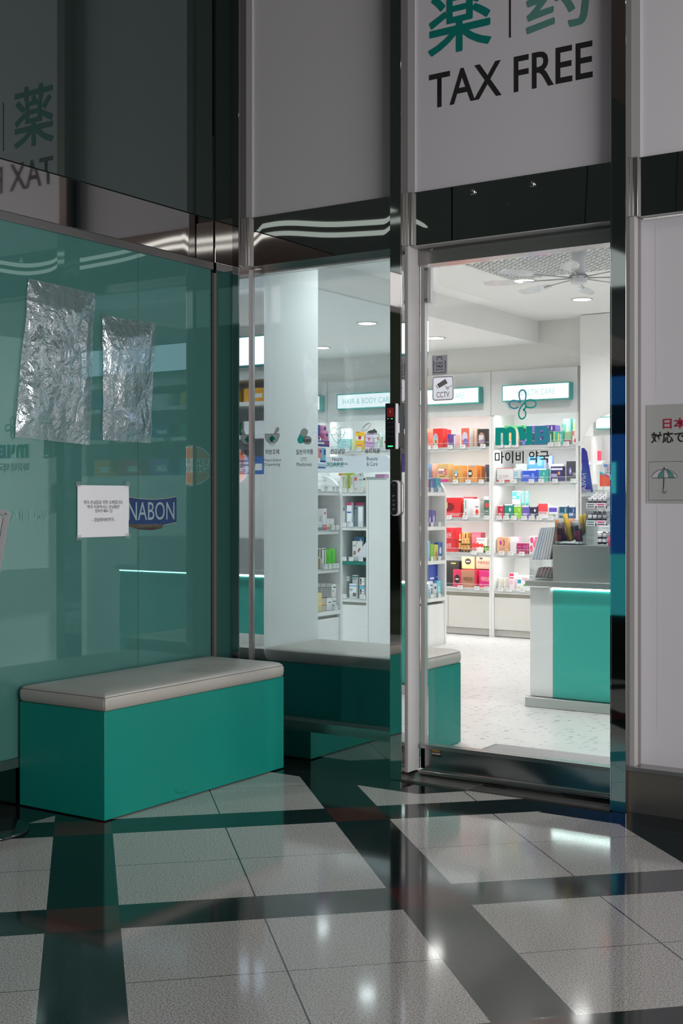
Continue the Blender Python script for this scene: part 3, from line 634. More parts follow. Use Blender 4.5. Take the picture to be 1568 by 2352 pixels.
# ================================================================== BENCHES
def cushion_mesh(x0, x1, y0, y1, z0, z1, sharp):
    """padded top: flat sides, crowned top; 'sharp' lists corners that are mitred, the rest are rounded"""
    n = 10; hx_, hy_ = (x1-x0)/2, (y1-y0)/2; mxx, myy = (x0+x1)/2, (y0+y1)/2
    def outline(off):
        out = []
        for (sx_, sy_), ang, k in (((-1, -1), 225, 'a'), ((1, -1), 315, 'b'), ((1, 1), 45, 'c'), ((-1, 1), 135, 'd')):
            r = max(.0008, (.006 if k in sharp else .022 if k == 'a' and y0 < 0 else .05)+off)
            if off < -.03: r = max(r, .02)
            cx, cy = mxx+sx_*(hx_+off-r), myy+sy_*(hy_+off-r)
            for i in range(n+1):
                a_ = math.radians(ang-45+90*i/n); out.append((cx+r*math.cos(a_), cy+r*math.sin(a_)))
        return out
    bm = bmesh.new()
    prof = [(-.004, 0), (.003, .006), (.006, .022), (.005, .040), (-.001, .050), (-.012, .057), (-.035, .062), (-.08, .0655), (-.14, .0675), (-.20, .068)]
    rings = [[bm.verts.new((x, y, z0+dz*(z1-z0)/.068)) for x, y in outline(off)] for off, dz in prof]
    m = len(rings[0])
    for k in range(len(rings)-1):
        for i in range(m):
            f_ = bm.faces.new((rings[k][i], rings[k][(i+1) % m], rings[k+1][(i+1) % m], rings[k+1][i])); f_.smooth = True
    bm.faces.new(rings[0][::-1]); f_ = bm.faces.new(rings[-1]); f_.smooth = True
    return bm, outline(.0008)
def bench(label, x0, x1, y0, y1, sharp, bm_mat):
    t = thing('bench', label, 'bench', ((x0+x1)/2, (y0+y1)/2, .0), 'teal box benches'); zb = .402
    f0 = 0 if y0 < 0 else .018
    box('base', x0, x1, y0, y1, f0+.004, zb, bm_mat, t, .002)
    bm, seam = cushion_mesh(x0-.0, x1+.006, y0-.004, y1+.016, zb+.001, zb+.070, sharp); c = obj('cushion', bm, leather, t)
    bm = bmesh.new(); z = zb+.0515; bm_tube(bm, [(x, y, z) for x, y in seam]+[(seam[0][0], seam[0][1], z)], .0011, 5); s = obj('seam', bm, stitch, c)
    return t, c
t, c = bench('teal box bench with taupe padded top standing in the passage against the teal glass', .014, .462, -1.177, -.072, 'b', tealm)
bm = bmesh.new(); bm_tube(bm, [(.4712, -1.184, z) for z in (.404, .43, .452)], .0009, 5); obj('seam', bm, stitch, c)
bm = bmesh.new(); bm_ribbon(bm, smooth_pts([onX(a, b, .4645) for a, b in ((402, 1813), (407, 1820), (418, 1822), (430, 1817))], 4), .0022, 'L', .4625, .0005); obj('scuff', bm, mat('scuff_mark', (.0, .10, .08), .5), t)
bench('teal box bench with padded top inside the shop behind the tinted glass', .036, .875, .335, .79, '', teald)

# ================================================================== DISPLAY STAND at the left edge
t = thing('display_stand', 'grey framed display board on a round base cut off by the left edge', 'display stand', (.62, -2.02, 0))
bx, by = onZ(6, 1903, .012)
bxc, byc = bx-.07*RV[0], by-.07*RV[1]
bm = bmesh.new(); bm_lathe(bm, bxc, byc, [(.158, .001), (.16, .006), (.157, .012), (.150, .0135), (.02, .014)], 48); obj('base', bm, mat('dark_glass_disc', (.012, .024, .022), .06), t)
def Wp(px, py, t_): r = ray(px, py); return CAM+r*t_
D0 = 4.45
tr_, trb = Wp(23, 1174, D0), Wp(-6, 1345, D0-.03)
e1 = (trb-tr_); up = -e1.normalized(); e1n = e1.normalized(); rt = Vector((RV[0], RV[1], .0))
rt = (rt-e1n*rt.dot(e1n)).normalized(); nn = rt.cross(up)
def bar(bm, a, b, w1, th_):
    d = (b-a).normalized(); s = d.cross(nn).normalized()*w1/2; n_ = nn*th_/2
    vs = [bm.verts.new(p+q) for p in (a, b) for q in (s+n_, s-n_, -s-n_, -s+n_)]
    for q in ((0,1,2,3),(7,6,5,4),(0,4,5,1),(1,5,6,2),(2,6,7,3),(3,7,4,0)): bm.faces.new([vs[i] for i in q])
HH, WW = .52, .36
tl_ = tr_-rt*WW; br_ = tr_-up*HH; bl_ = tl_-up*HH
for w1, ins, m_ in ((.016, .008, mat('frame_grey', (.36, .35, .36), .45)), (.010, .026, mat('pale_frame', (.45, .44, .45), .45))):
    bm = bmesh.new(); A = [tr_+(-rt-up)*ins, tl_+(rt-up)*ins, bl_+(rt+up)*ins, br_+(-rt+up)*ins]
    for i in range(4): bar(bm, A[i], A[(i+1) % 4], w1, .014)
    obj('frame', bm, m_, t)
bm = bmesh.new(); cc = (tr_+bl_)/2-nn*.002; bar(bm, cc+up*(HH/2-.03), cc-up*(HH/2-.03), WW-.06, .006); obj('board', bm, mat('board_grey', (.28, .28, .29), .5), t)
bm = bmesh.new(); bm_cyl(bm, (bxc, byc, .012), (cc.x, cc.y, cc.z-.1), .014); obj('pole', bm, satin, t)
t.location = (bxc, byc, 0)
for ch in t.children: ch.matrix_parent_inverse = Matrix.Translation(-Vector(t.location))
# ================================================================== DOOR LOCK and PUSH BUTTON on the second post
def keypad():
    x0, x1 = onY(884, 980, -.075)[0], onY(907, 980, -.075)[0]; z1 = onY(895, 926, -.075)[1]; z0 = onY(895, 1032, -.075)[1]
    t = thing('door_lock', 'black keypad lock with red screen and green light on the post left of the door', 'door lock', ((x0+x1)/2, -.0, z0))
    bm = bmesh.new(); bm_box(bm, x0, x1, -.075, -.068, z0, z1, 0, .003); obj('face', bm, black, t)
    bm = bmesh.new(); bm_box(bm, x0+.001, x1-.001, -.069, -.045, z0+.001, z1-.001, 0, .003); obj('shell', bm, mat('silver_plastic', (.72, .70, .78), .35), t)
    bm = bmesh.new(); bm_box(bm, x0+.006, x1, -.045, -.0, z0+.008, z1-.008, 0, .003); obj('bracket', bm, mat('dark_bracket', (.03, .03, .03), .4), t)
    w_ = x1-x0; h_ = z1-z0
    f_ = lambda a: x0+a*w_
    box('screen', f_(.2), f_(.88), -.0757, -.075, z0+.70*h_, z0+.90*h_, mat('red_screen', (.10, .008, .008), .3, emit=.16, ecol=(.5, .03, .03)), t)
    box('display_mark', f_(.5), f_(.56), -.0763, -.0757, z0+.79*h_, z0+.84*h_, emis('screen_mark', (.8, .5, .5), .35), t)
    box('status_light', f_(.28), f_(.78), -.0763, -.075, z0+.055*h_, z0+.078*h_, emis('green_light', (.05, 1, .22), 2.2), t, 0)
    box('indicator', f_(.62), f_(.76), -.0763, -.075, z0+.655*h_, z0+.667*h_, emis('green_light', (.05, 1, .22), 2.2), t)
    box('indicator', f_(.24), f_(.36), -.0763, -.075, z0+.655*h_, z0+.667*h_, emis('violet_light', (.5, .5, 1), .8), t)
    bm = bmesh.new()
    for r in range(4):
        for c in range(3): bm_cyl(bm, (f_(.3+.22*c), -.075, z0+(.58-.1*r)*h_), (f_(.3+.22*c), -.0758, z0+(.58-.1*r)*h_), .0017, n=10)
    obj('keys', bm, mat('key_print', (.12, .12, .13), .5), t)
    box('side_label', x1, x1+.0006, -.060, -.040, z0+.36*h_, z0+.57*h_, paperm, t)
keypad()
def push():
    Y = -.035; x0, x1 = onY(897, 1145, Y)[0], onY(913, 1145, Y)[0]; z1 = onY(905, 1104, Y)[1]; z0 = onY(905, 1184, Y)[1]; r = (x1-x0)/2-.0002
    t = thing('push_handle', 'rounded black PUSH handle with a white rim on the post below the keypad lock', 'door handle', ((x0+x1)/2, 0, z0))
    def pill(nm, x0, x1, z0, z1, ya, yb, m_):
        r = (x1-x0)/2; bm = bmesh.new(); pts = arc((x0+x1)/2, z1-r, r, r, 0, 180, 14)+arc((x0+x1)/2, z0+r, r, r, 180, 360, 14)
        A = [bm.verts.new((u, ya, v)) for u, v in pts]; B = [bm.verts.new((u, yb, v)) for u, v in pts]
        bm.faces.new(A); bm.faces.new(B[::-1]); n = len(A)
        for i in range(n): f = bm.faces.new((A[i], A[(i+1) % n], B[(i+1) % n], B[i])); f.smooth = True
        return obj(nm, bm, m_, t)
    pill('rim', x0-.001, x1+.003, z0-.002, z1+.002, Y, -.012, mat('pale_rim', (.55, .54, .53), .35)); pill('back_plate', x0, x1+.008, z0-.002, z1+.002, -.012, 0, satin)
    pill('face', x0+.001, x1-.001, z0+.003, z1-.003, Y-.003, Y, mat('charcoal', (.02, .022, .022), .3))
    h_ = z1-z0; xm = (x0+x1)/2
    for i, ch in enumerate('PUSH'): text('letter', ch, 'F', Y-.003, xm-.006, xm+.006, z0+(.53-.125*i)*h_, z0+(.585-.125*i)*h_, mat('pale_letter', (.35, .35, .35), .5), t, .01)
    box('mark', xm-.004, xm+.004, Y-.0038, Y-.003, z0+.85*h_, z0+.89*h_, mat('dim_letter', (.09, .09, .09), .5), t)
push()
# ================================================================== INTERIOR lamps
def downlight(px, py, z, label, w_=None):
    x, y = onZ(px, py, z) if px is not None else py
    t = thing('ceiling_light', label, 'ceiling light', (x, y, z), 'round recessed ceiling lights'); z_ = z
    bm = bmesh.new(); bm_lathe(bm, x, y, [(.082, z_-.001), (.080, z_-.006), (.066, z_-.006), (.064, z_-.001)], 32); obj('rim', bm, whitel, t)
    bm = bmesh.new(); bm_cyl(bm, (x, y, z_-.0025), (x, y, z_-.0035), .064, n=32); obj('diffuser', bm, emis('downlight_glow', (1, .99, .97), 26), t)
    a = area('downlight_lamp', (x, y, z_-.012), (0, 0, 0), .12, .12, w_ or DOWN_W, (1, .985, .965), True); a.parent = t; a.matrix_parent_inverse = Matrix.Translation(-Vector(t.location))
for px, py, z, lb in ((843, 742, 2.476, 'round lit ceiling light seen through the tinted glass, nearer of its two'), (738, 798, 2.476, 'round lit ceiling light half hidden by the pillar behind the tinted glass'),
        (1000, 776, 2.476, 'round lit ceiling light seen at the left of the door glass, on the lower ceiling'), (1203, 644, 2.66, 'round lit ceiling light left of the ceiling fan'), (1336, 687, 2.66, 'round lit ceiling light below the ceiling fan')):
    downlight(px, py, z, lb, 7)
for i, (x, y, z, lb) in enumerate(((.5, 1.0, 2.66, 'near the tinted window'), (2.2, .9, 2.66, 'over the door mat'), (2.0, 1.7, 2.66, 'over the counter front'), (3.3, 2.0, 2.66, 'over the far end of the counter'), (-1.6, 1.0, 2.476, 'over the front left corner of the shop'), (-2.9, 2.6, 2.476, 'over the left wall'), (-3.3, 3.7, 2.476, 'in front of the left shelf units'), (1.1, 3.5, 2.66, 'over the middle of the shop'), (2.7, 4.2, 2.66, 'behind the dispensary'), (-1.4, 2.2, 2.476, 'over the shelf beside the pillar'))):  # the last ones are unseen lamps, added for bounce light
    downlight(None, (x, y), z, 'round recessed ceiling light '+lb)
# ================================================================== SHELVING along the back wall
YB = 5.05; SHZ = [.403, .706, 1.005, 1.310, 1.611]; TH = .034
DIV = [-3.62, -2.79, -1.955, -1.118, -.335]
dn = {0: 'leftmost unit of the back wall', 1: 'second unit of the back wall seen through the tinted glass', 2: 'back wall unit left of the one nearest the counter', 3: 'back wall unit nearest the counter'}
units = []
for i in range(4):
    a, b = DIV[i], DIV[i+1]; t = thing('shelf_unit', 'tall white shelf unit, '+dn[i], 'shelf unit', ((a+b)/2, YB+.2, .018), 'white shelf units along the back wall'); units.append(t)
    box('side_panel', a+.001, a+.022, YB, 5.48, .018, 2.255, whitel, t); box('side_panel', b-.022, b-.001, YB, 5.48, .018, 2.255, whitel, t)
    box('back_panel', a+.022, b-.022, 5.44, 5.48, .018, 2.255, mat('shelf_back', (.88, .88, .87), .5), t)
    box('header_panel', a+.002, b-.002, YB-.012, YB+.02, 1.887, 2.255, mat('header_laminate', (.63, .63, .63), .4), t); box('top_panel', a+.022, b-.022, YB+.02, 5.44, 2.235, 2.255, whitel, t)
    for k, z in enumerate(SHZ):
        bm = bmesh.new(); bm_box(bm, a+.022, b-.022, YB+.002, 5.44, z-.005, z+TH/2); bm_box(bm, a+.022, b-.022, YB+.002, YB+.012, z-TH/2-.002, z-.004)
        s = obj('shelf', bm, mat('shelf_laminate', (.72, .72, .71), .4), t)
        zt = SHZ[k+1]-.006 if k < 4 else 1.905; yl = YB+.014 if k < 4 else YB+.030
        box('led_strip', a+.04, b-.04, yl, yl+.024, zt-.006, zt-.001, ledw, s)
        bm = bmesh.new(); bm_box(bm, a+.024, b-.024, YB-.0045, YB-.0015, z+.0515, z+.054); obj('rail_edge', bm, mat('rail_edge_white', (.70, .70, .72), .3), s)
        box('price_rail', a+.024, b-.024, YB-.004, YB-.002, z-.012, z+.052, clearp, s)
    box('plinth', a+.022, b-.022, YB+.03, YB+.05, .022, .075, mat('plinth_grey', (.60, .59, .56), .4), t)
    box('groove', a+.022, b-.022, YB+.02, YB+.03, .353, .383, mat('groove_shade_taupe', (.36, .34, .29), .5), t)  # strip painted taupe for the shadow in the cabinet groove
    for q in ((a+.024, (a+b)/2-.002), ((a+b)/2+.002, b-.024)): box('cabinet_door', q[0], q[1], YB+.004, YB+.022, .08, .352, cream, t)
tagm = mat('price_tag_paper', (.78, .78, .79), .5); tagp = mat('price_tag_print', (.35, .35, .36), .6)
def tags(parent, frame, P, z, us, w_=.050, h_=.035):
    for u in us:
        bm = bmesh.new(); bm_poly(bm, [(u, z), (u+w_, z), (u+w_, z+h_), (u, z+h_)], frame, P, .003, 0)
        for k in range(3): v = z+h_*(.72-.22*k); bm_poly(bm, [(u+.1*w_, v), (u+w_*(.8-.12*k), v), (u+w_*(.8-.12*k), v+h_*.07), (u+.1*w_, v+h_*.07)], frame, P, .0035, 1)
        obj('price_tag', bm, [tagm, tagp], parent)
RZ = {1: SHZ[4], 2: SHZ[3], 3: SHZ[2], 4: SHZ[1], 5: SHZ[0]}
for u_, row, pxs in ((2, 1, (978, 994, 1028, 1057, 1103)), (2, 2, (1040, 1069, 1099)), (2, 3, (1026, 1062, 1111)), (2, 4, (1083, 1116)), (2, 5, (1051, 1089, 1112)),
                     (3, 1, (1143, 1160, 1178, 1258, 1274, 1294, 1322)), (3, 2, (1146, 1174, 1214, 1236, 1268, 1310)), (3, 3, (1140, 1156, 1174, 1197, 1215, 1232, 1258)), (3, 4, (1146, 1167, 1192)), (3, 5, (1143, 1163, 1193)),
                     (1, 1, (770, 791, 819, 838, 859, 876)), (1, 2, (775, 800))):
    z = RZ[row]+.002; par = [c for c in units[u_].children if c.name.startswith('shelf')][5-row]
    tags(units[u_], 'F', YB-.006, z, [onY(p, 1100, YB-.006)[0] for p in pxs])
# light-box signs
def lightbox(x0, x1, z0, z1, Y, s, label, tx=(.15, .85), frame='F', face=None):
    t = thing('shelf_sign', label, 'lit sign', ((x0+x1)/2, Y, z0), 'lit category signs')
    d = .0725 if frame == 'F' else -.07
    box('housing', x0, x1, Y, Y+d, z0, z1, mat('sign_teal', (.07, .38, .35), .4), t, .002)
    box('light_panel', x0+.010, x1-.010, Y-.001 if frame == 'F' else Y+.001, Y, z0+.010, z1-.010, face or signw, t)
    if s: text('lettering', s, frame, Y-.001 if frame == 'F' else Y+.001, x0+tx[0]*(x1-x0), x0+tx[1]*(x1-x0), z0+.32*(z1-z0), z0+.68*(z1-z0), emis('sign_letter', (.50, .93, .90), 1.0), t)
    return t
YSG = YB-.085
z1_, z0_ = 2.13, 1.99
sx = lambda px: onY(px, 900, YSG)[0]
lightbox(sx(1152), sx(1308), z0_, z1_, YSG, 'HEALTH CARE', 'lit white HEALTH CARE sign with teal frame, behind the butterfly logo', (.23, .79))
lightbox(sx(1100)-(sx(1308)-sx(1152))*1.03, sx(1100), z0_, z1_, YSG, 'HEALTH CARE', 'lit white sign with teal frame behind the CCTV sticker, its word partly hidden', (.27, .77))
lightbox(sx(773), sx(773)+(sx(1308)-sx(1152))*1.1, z0_, z1_, YSG, 'HAIR & BODY CARE', 'lit white HAIR & BODY CARE sign seen through the tinted glass', (.10, .88))
lightbox(sx(735)-.66, sx(735), z0_, z1_, YSG, 'BABY CARE', 'lit sign with teal frame, only its right end showing beside the pillar', (.2, .8))
# arched mirror on the right pillar
YM = 4.958
x0 = onY(1336, 1000, YM)[0]; z1 = onY(1400, 948, YM)[1]; r = .30
bm = bmesh.new(); pts = [(x0, .35), (x0+.62, .35), (x0+.62, z1-r)]+arc(x0+.62-r, z1-r, r, r, 0, 90, 14)+arc(x0+r, z1-r, r, r, 90, 180, 14)
A = [bm.verts.new((u, YM-.010, v)) for u, v in pts]; B = [bm.verts.new((u, YM, v)) for u, v in pts]; n = len(A); bm.faces.new(A); bm.faces.new(B[::-1])
for i in range(n): bm.faces.new((A[i], A[(i+1) % n], B[(i+1) % n], B[i]))
obj('wall_mirror', bm, mirrorm, label='tall arched mirror on the white pillar behind the counter', category='mirror')
# ================================================================== PRODUCTS
pc = {}
def cm(c, rough=.38):
    k = 'carton_%d_%d_%d' % c; return mat(k, lin(c), rough)
def prod(name, cat, label, px0, px1, pyt, zb, col, acc=(), Y=None, d=.085, txt=None, group=None, py_b=None, side=None, flap=None):
    Y = YB+.03 if Y is None else Y
    x0 = onY(px0, 1100, Y)[0]; x1 = onY(px1, 1100, Y+d)[0]
    if Y >= YB:
        dv = [d_ for d_ in DIV if d_ > (x0+min(x1, x0+.02))/2][0]; x1 = min(x1, dv-.024); x0 = min(x0, x1-.012)
    if x1 < x0+.012: x1 = x0+.012
    pm = (px0+px1)/2; z1 = onY(pm, pyt, Y)[1]; z0 = zb+TH/2+.001 if py_b is None else onY(pm, py_b, Y)[1]
    mats = [cm(col)]; idx = {col: 0}
    def mi(c):
        if c not in idx: idx[c] = len(mats); mats.append(cm(c))
        return idx[c]
    bm = bmesh.new(); vs = bm_box(bm, x0, x1, Y, Y+d, z0, z1, 0, .0009, 1)
    W_, H_ = x1-x0, z1-z0
    if side: bm_poly(bm, [(Y+.002, z0+.002), (Y+d-.002, z0+.002), (Y+d-.002, z1-.002), (Y+.002, z1-.002)], 'L', x1, .0004, mi(side))
    for k, q in enumerate(acc):
        u0, v0, u1, v1, c = q[:5]
        if len(q) > 5: pts = arc(x0+W_*(u0+u1)/2, z0+H_*(v0+v1)/2, W_*(u1-u0)/2, H_*(v1-v0)/2, 0, 345, 18)
        else: pts = [(x0+u0*W_, z0+v0*H_), (x0+u1*W_, z0+v0*H_), (x0+u1*W_, z0+v1*H_), (x0+u0*W_, z0+v1*H_)]
        bm_poly(bm, pts, 'F', Y, .0005+.0003*k, mi(c))
    tg = dict(label=label, category=cat)
    if group: tg['group'] = group
    o = obj(name, bm, mats, None, **tg)
    if txt:
        s, u0, v0, u1, v1, c = txt; text('printed_text', s, 'F', Y, x0+u0*W_, x0+u1*W_, z0+v0*H_, z0+v1*H_, cm(c), o, .005, .0025)
    return o
WH = (238, 236, 234); g1 = 'boxed goods on the back wall shelves'
R1, R2, R3, R4, R5 = (RZ[i] for i in (1, 2, 3, 4, 5))
e = 'L'
B_ = [
 # unit left of the counter unit, top row
 ('medicine_box','box','peach translucent rounded box at the left end of the top shelf in the door view',981,994,985,R1,(240,170,140),((.1,.1,.9,.3,(246,200,170)),(.45,0,.55,1,(180,120,100)))),
 ('medicine_box','box','bright red box with a rainbow foil number eight on the top shelf',994,1027,984,R1,(232,50,40),((.02,.08,.55,.75,(150,220,190),e),(.1,.42,.5,.75,(190,170,200),e),(.2,.2,.4,.4,(230,60,50))),.0),
 ('medicine_box','box','plain red box peeking out behind the rainbow foil box',1024,1036,986,R1,(225,45,60),(),.05),
 ('medicine_box','box','small purple and pink box beside the red foil box',1027,1042,997,R1,(80,50,130),((.1,.1,.6,.7,(205,70,130)),(.2,.1,.5,.4,(240,170,130)))),
 ('medicine_box','box','white box with violet edges standing next to the small purple box',1042,1056,997,R1,(232,232,238),((.9,0,1,1,(80,60,200)),(0,.9,1,1,(70,60,160)))),
 ('medicine_box','box','orange and lilac foil box with a wide white side on the top shelf',1059,1092,983,R1,(228,110,90),((.1,.25,.8,.8,(215,205,225),e),(.2,.05,.9,.45,(130,120,190),e)),.0,.12,None,WH),
 ('medicine_box','box','pale peach box behind the orange and lilac foil box',1089,1103,983,R1,(236,190,170),(),.07),
 ('medicine_box','box','black box with a pink number eight on the top shelf',1096,1129,985,R1,(62,58,58),((.1,.08,.75,.8,(190,140,130),e),(.15,.35,.6,.65,(225,220,225)),(.35,.2,.7,.4,(150,140,190)))),
 # second row
 ('medicine_box','box','blue-grey box cut by the door frame on the second shelf',981,993,1065,R2,(120,150,185),((0,0,.9,.4,(40,110,200)),(.1,.4,.3,.7,(230,170,60)))),
 ('medicine_box','box','thin rose-gold box on the second shelf',993,1005,1065,R2,(225,180,165),((.2,.2,.8,.6,(160,60,70)),)),
 ('medicine_box','box','gold box with a large magenta S and pink lower band',1004,1041,1065,R2,(205,170,115),((0,0,1,.16,(200,40,130)),(.1,.63,.62,.72,(245,240,240)),(.1,.45,.5,.6,(170,110,150)),(.2,.28,.7,.33,(120,90,60))),.0,.09,('S',.62,.38,.86,.72,(214,30,120))),
 ('medicine_box','box','orange wooden-toned box with a blue oval badge',1041,1073,1069,R2,(222,160,85),((.1,.28,.5,.72,(40,60,80),e),(.14,.45,.48,.7,(120,190,220),e),(.16,.36,.4,.5,(230,230,220)),(.55,0,.62,.25,(90,150,60)))),
 ('medicine_box','box','orange box with a black oval badge on the second shelf',1074,1106,1069,R2,(226,150,75),((0,.28,.5,.74,(45,45,55),e),(.05,.42,.42,.6,(220,220,220)),(.35,.9,.7,1,(150,160,210)))),
 ('medicine_box','box','narrow plain orange box near the right end of the second shelf',1105,1116,1070,R2,(222,130,50),()),
 ('medicine_box','box','dark navy box with a small golden figure at the right end of the second shelf',1114,1129,1067,R2,(75,75,95),((.1,.05,.5,.4,(190,130,70)),(.2,.25,.35,.55,(220,190,80)))),
 # third row
 ('medicine_box','box','large red box with a dark red liver drawing on the third shelf',1015,1064,1143,R3,(214,38,45),((.12,.3,.66,.74,(120,20,25),e),(.2,.45,.3,.75,(220,180,90))),.0,.05,('액티리버큐',.45,.05,.92,.18,(245,235,235))),
 ('medicine_box','box','flat red box lying behind the white and green box',1064,1096,1141.5,R3,(205,60,70),(),.12),
 ('medicine_box','box','white box with a green band and vertical writing on the third shelf',1063,1086,1145,R3,(225,228,230),((.02,.25,.2,.72,(50,160,80)),(.02,.74,.2,.97,(70,170,95)),(.45,.45,.58,.92,(110,110,115)),(.45,.1,.6,.3,(210,70,60)))),
 ('medicine_box','box','plain white carton behind the box with the red bean drawing',1085,1110,1146,R3,(240,232,232),((.7,.8,.9,.95,(240,190,190)),),.08),
 ('medicine_box','box','white box with a big red bean shape on the third shelf',1090,1112,1152,R3,(236,232,232),((.1,.15,.75,.52,(230,60,40),e),(.1,.64,.7,.7,(90,90,90)))),
 ('medicine_box','box','dark green box with a red liver drawing on the third shelf',1111,1131,1148,R3,(70,110,98),((.15,.55,.8,.85,(215,70,50),e),),.0,.05,('간세락',.08,.28,.75,.42,(235,240,235))),
 ('medicine_box','box','tall white carton behind the dark green box',1111,1132,1141,R3,(240,238,236),((.2,.85,.8,.9,(190,190,190)),),.08),
 # fourth row
 ('ginseng_box','box','red box with white writing, upper one of the two stacked at the left',1010,1060,1212,R4,(205,32,45),((.72,0,.75,1,(230,80,80)),),.0,.10,('삼원',.42,.15,.68,.6,(245,225,225)),None,1239.5),
 ('ginseng_box','box','red box with white writing, lower one of the two stacked at the left',1010,1060,1240.5,R4,(200,28,40),((.72,0,.75,1,(225,70,70)),),.0,.10,('삼원',.42,.3,.68,.75,(245,225,225))),
 ('medicine_box','box','gold box standing behind the brown ampoules',1059,1084,1224,R4,(214,170,85),((.3,.5,.5,.95,(240,235,225)),(.35,.5,.45,.9,(205,60,50)),(.6,.5,.8,.95,(90,60,30))),.1),
 ('medicine_box','box','dusty pink pleated pack behind the red arrow card',1083,1114,1223,R4,(200,90,110),tuple((.08+.12*i,.1,.12+.12*i,.9,(225,150,160)) for i in range(7)),.1),
 ('medicine_box','box','white box with thin black lettering next to the green ampoules',1094,1124,1236,R4,(244,244,244),(),.04,.05,('POTENCIATOR',.05,.82,.8,.94,(60,60,60))),
 # fifth row
 ('medicine_box','box','large black box with gold print on the bottom shelf',1010,1068,1289,R5,(38,34,32),((.6,.9,.85,.94,(200,160,80)),),.06,.12),
 ('medicine_box','box','gold carton with a round black emblem on top of the red boxes',1060,1094,1278,R5,(218,178,125),((.25,.35,.75,.85,(45,35,32),e),(.35,.55,.65,.62,(230,220,210))),.08,.04,None,None,1307),
 ('medicine_box','box','brown carton with black Korean writing on top of the red boxes',1093,1140,1279,R5,(196,148,128),((.2,.78,.38,.93,(50,40,38)),),.08,.06,('우황청심원',.08,.4,.85,.68,(60,45,40)),None,1307),
 ('medicine_box','box','long red box under the two upper cartons on the bottom shelf',1066,1140,1308,R5,(214,30,60),(),.10,.1),
 ('medicine_box','box','red and brown box with a round black emblem on the bottom shelf',1040,1100,1309,R5,(205,45,80),((.0,.0,.36,1,(200,50,85)),(.36,0,.92,1,(176,122,96)),(.06,.2,.3,.72,(50,40,38),e),(.11,.42,.25,.5,(220,210,200))),.01,.05,('우황청심원',.42,.35,.84,.6,(60,45,35))),
 ('medicine_box','box','magenta box with pale Korean writing at the right end of the bottom shelf',1100,1140,1311,R5,(214,40,120),((.1,.0,1,.06,(225,190,110)),),.01,.05,('우황청심원',.15,.4,.85,.66,(245,210,190))),
 # right unit, top row
 ('medicine_box','box','cream box with an orange picture behind the letter m',1168,1200,985,R1,(245,238,215),((.1,.35,.45,.95,(245,205,120)),(.4,.2,.6,.6,(240,170,70),e),(.0,.0,.2,.3,(200,150,170)))),
 ('medicine_box','box','long green box lying on top behind the teal logo letters',1158,1214,977,R1,(85,175,110),((.4,.1,.9,.8,(120,195,140)),),.02,.1,None,None,984.5),
 ('medicine_box','box','green upright box behind the letter y',1186,1212,985,R1,(105,185,125),(),.09,.05),
 ('medicine_box','box','long violet box lying on top behind the letter B',1210,1286,977,R1,(140,105,195),((.66,.0,1,1,(85,60,140)),(.72,.2,.76,.8,(235,230,240)),(.86,.2,.9,.8,(225,220,235))),.02,.1,None,None,991),
 ('medicine_box','box','indigo box with a white round label behind the letter y',1197,1228,994,R1,(70,62,165),((.45,.3,.75,.6,(235,235,245),e),(.1,.05,.4,.3,(110,160,210)))),
 ('medicine_box','box','dark violet box behind the lower half of the letter B',1228,1262,992,R1,(70,50,120),((.3,.3,.6,.6,(220,220,235),e),)),
 ('medicine_box','box','dark green box with vertical white print right of the letter B',1262,1271,991,R1,(30,115,85),((.2,.2,.5,.8,(220,235,225)),),.0,.02),
 ('medicine_box','box','slim pale green box on the top shelf right of the letter B',1270,1277,991,R1,(165,210,150),(),.0,.02),
 ('medicine_box','box','turquoise box with yellow writing on the top shelf',1275,1296,991,R1,(70,185,170),((.3,.15,.5,.85,(225,225,120)),(.6,.2,.72,.8,(220,235,220))),.0,.02),
 ('medicine_box','box','sage green and plum box on the top shelf',1296,1316,991,R1,(160,195,155),((0,0,1,.35,(150,70,110)),(.3,.1,.7,.25,(240,190,80))),.0,.05),
 ('medicine_box','box','small mint box standing on the turquoise box',1289,1300,974,R1,(140,225,210),((.1,.2,.8,.5,(240,245,240)),),.0,.05,None,None,990),
 ('medicine_box','box','tall mint box at the back right of the top shelf',1293,1315,962,R1,(150,232,215),((.2,.5,.7,.8,(230,240,190)),),.08,.05),
 ('medicine_box','box','second tall mint box, right of the other tall mint box',1315,1327,963,R1,(150,232,215),((.2,.4,.7,.9,(225,225,130)),),.10,.05),
 ('medicine_box','box','white box with red dome drawing at the right end of the top shelf',1314,1331,986,R1,(244,238,238),((.05,.6,.25,.9,(220,40,50)),(.35,.1,.9,.4,(235,90,80),e),(.35,.5,.45,.9,(220,90,100))),.0,.02),
 # second row
 ('medicine_box','box','white box with red trim and a tumbler drawing on the second shelf',1141,1192,1075,R2,(226,226,228),((0,0,.75,.12,(214,36,48)),(0,.96,1,1,(214,60,70)),(.1,.12,.3,.5,(205,205,205))),.0,.10,('티스푼',.38,.32,.66,.48,(214,50,80))),
 ('medicine_box','box','pale aqua flat box behind the grey pack on the second shelf',1185,1214,1066,R2,(190,228,232),(),.1,.04),
 ('medicine_box','box','silver-grey pack with blue print on the second shelf',1179,1199,1078,R2,(205,212,216),((.1,.4,.6,.8,(150,195,215)),(0,.05,.95,.28,(120,150,170))),.0,.03),
 ('medicine_box','box','large white and sky-blue box at the back of the second shelf',1213,1258,1049,R2,(246,247,250),((0,.52,1,1,(90,160,240)),(.55,.62,.85,.92,(140,195,250),e),(.08,.7,.4,.84,(245,250,255))),.11,.07),
 ('medicine_box','box','small lilac-blue box beside the large sky-blue box',1260,1271,1047,R2,(150,170,240),((.2,.2,.7,.8,(190,205,250)),),.11,.03),
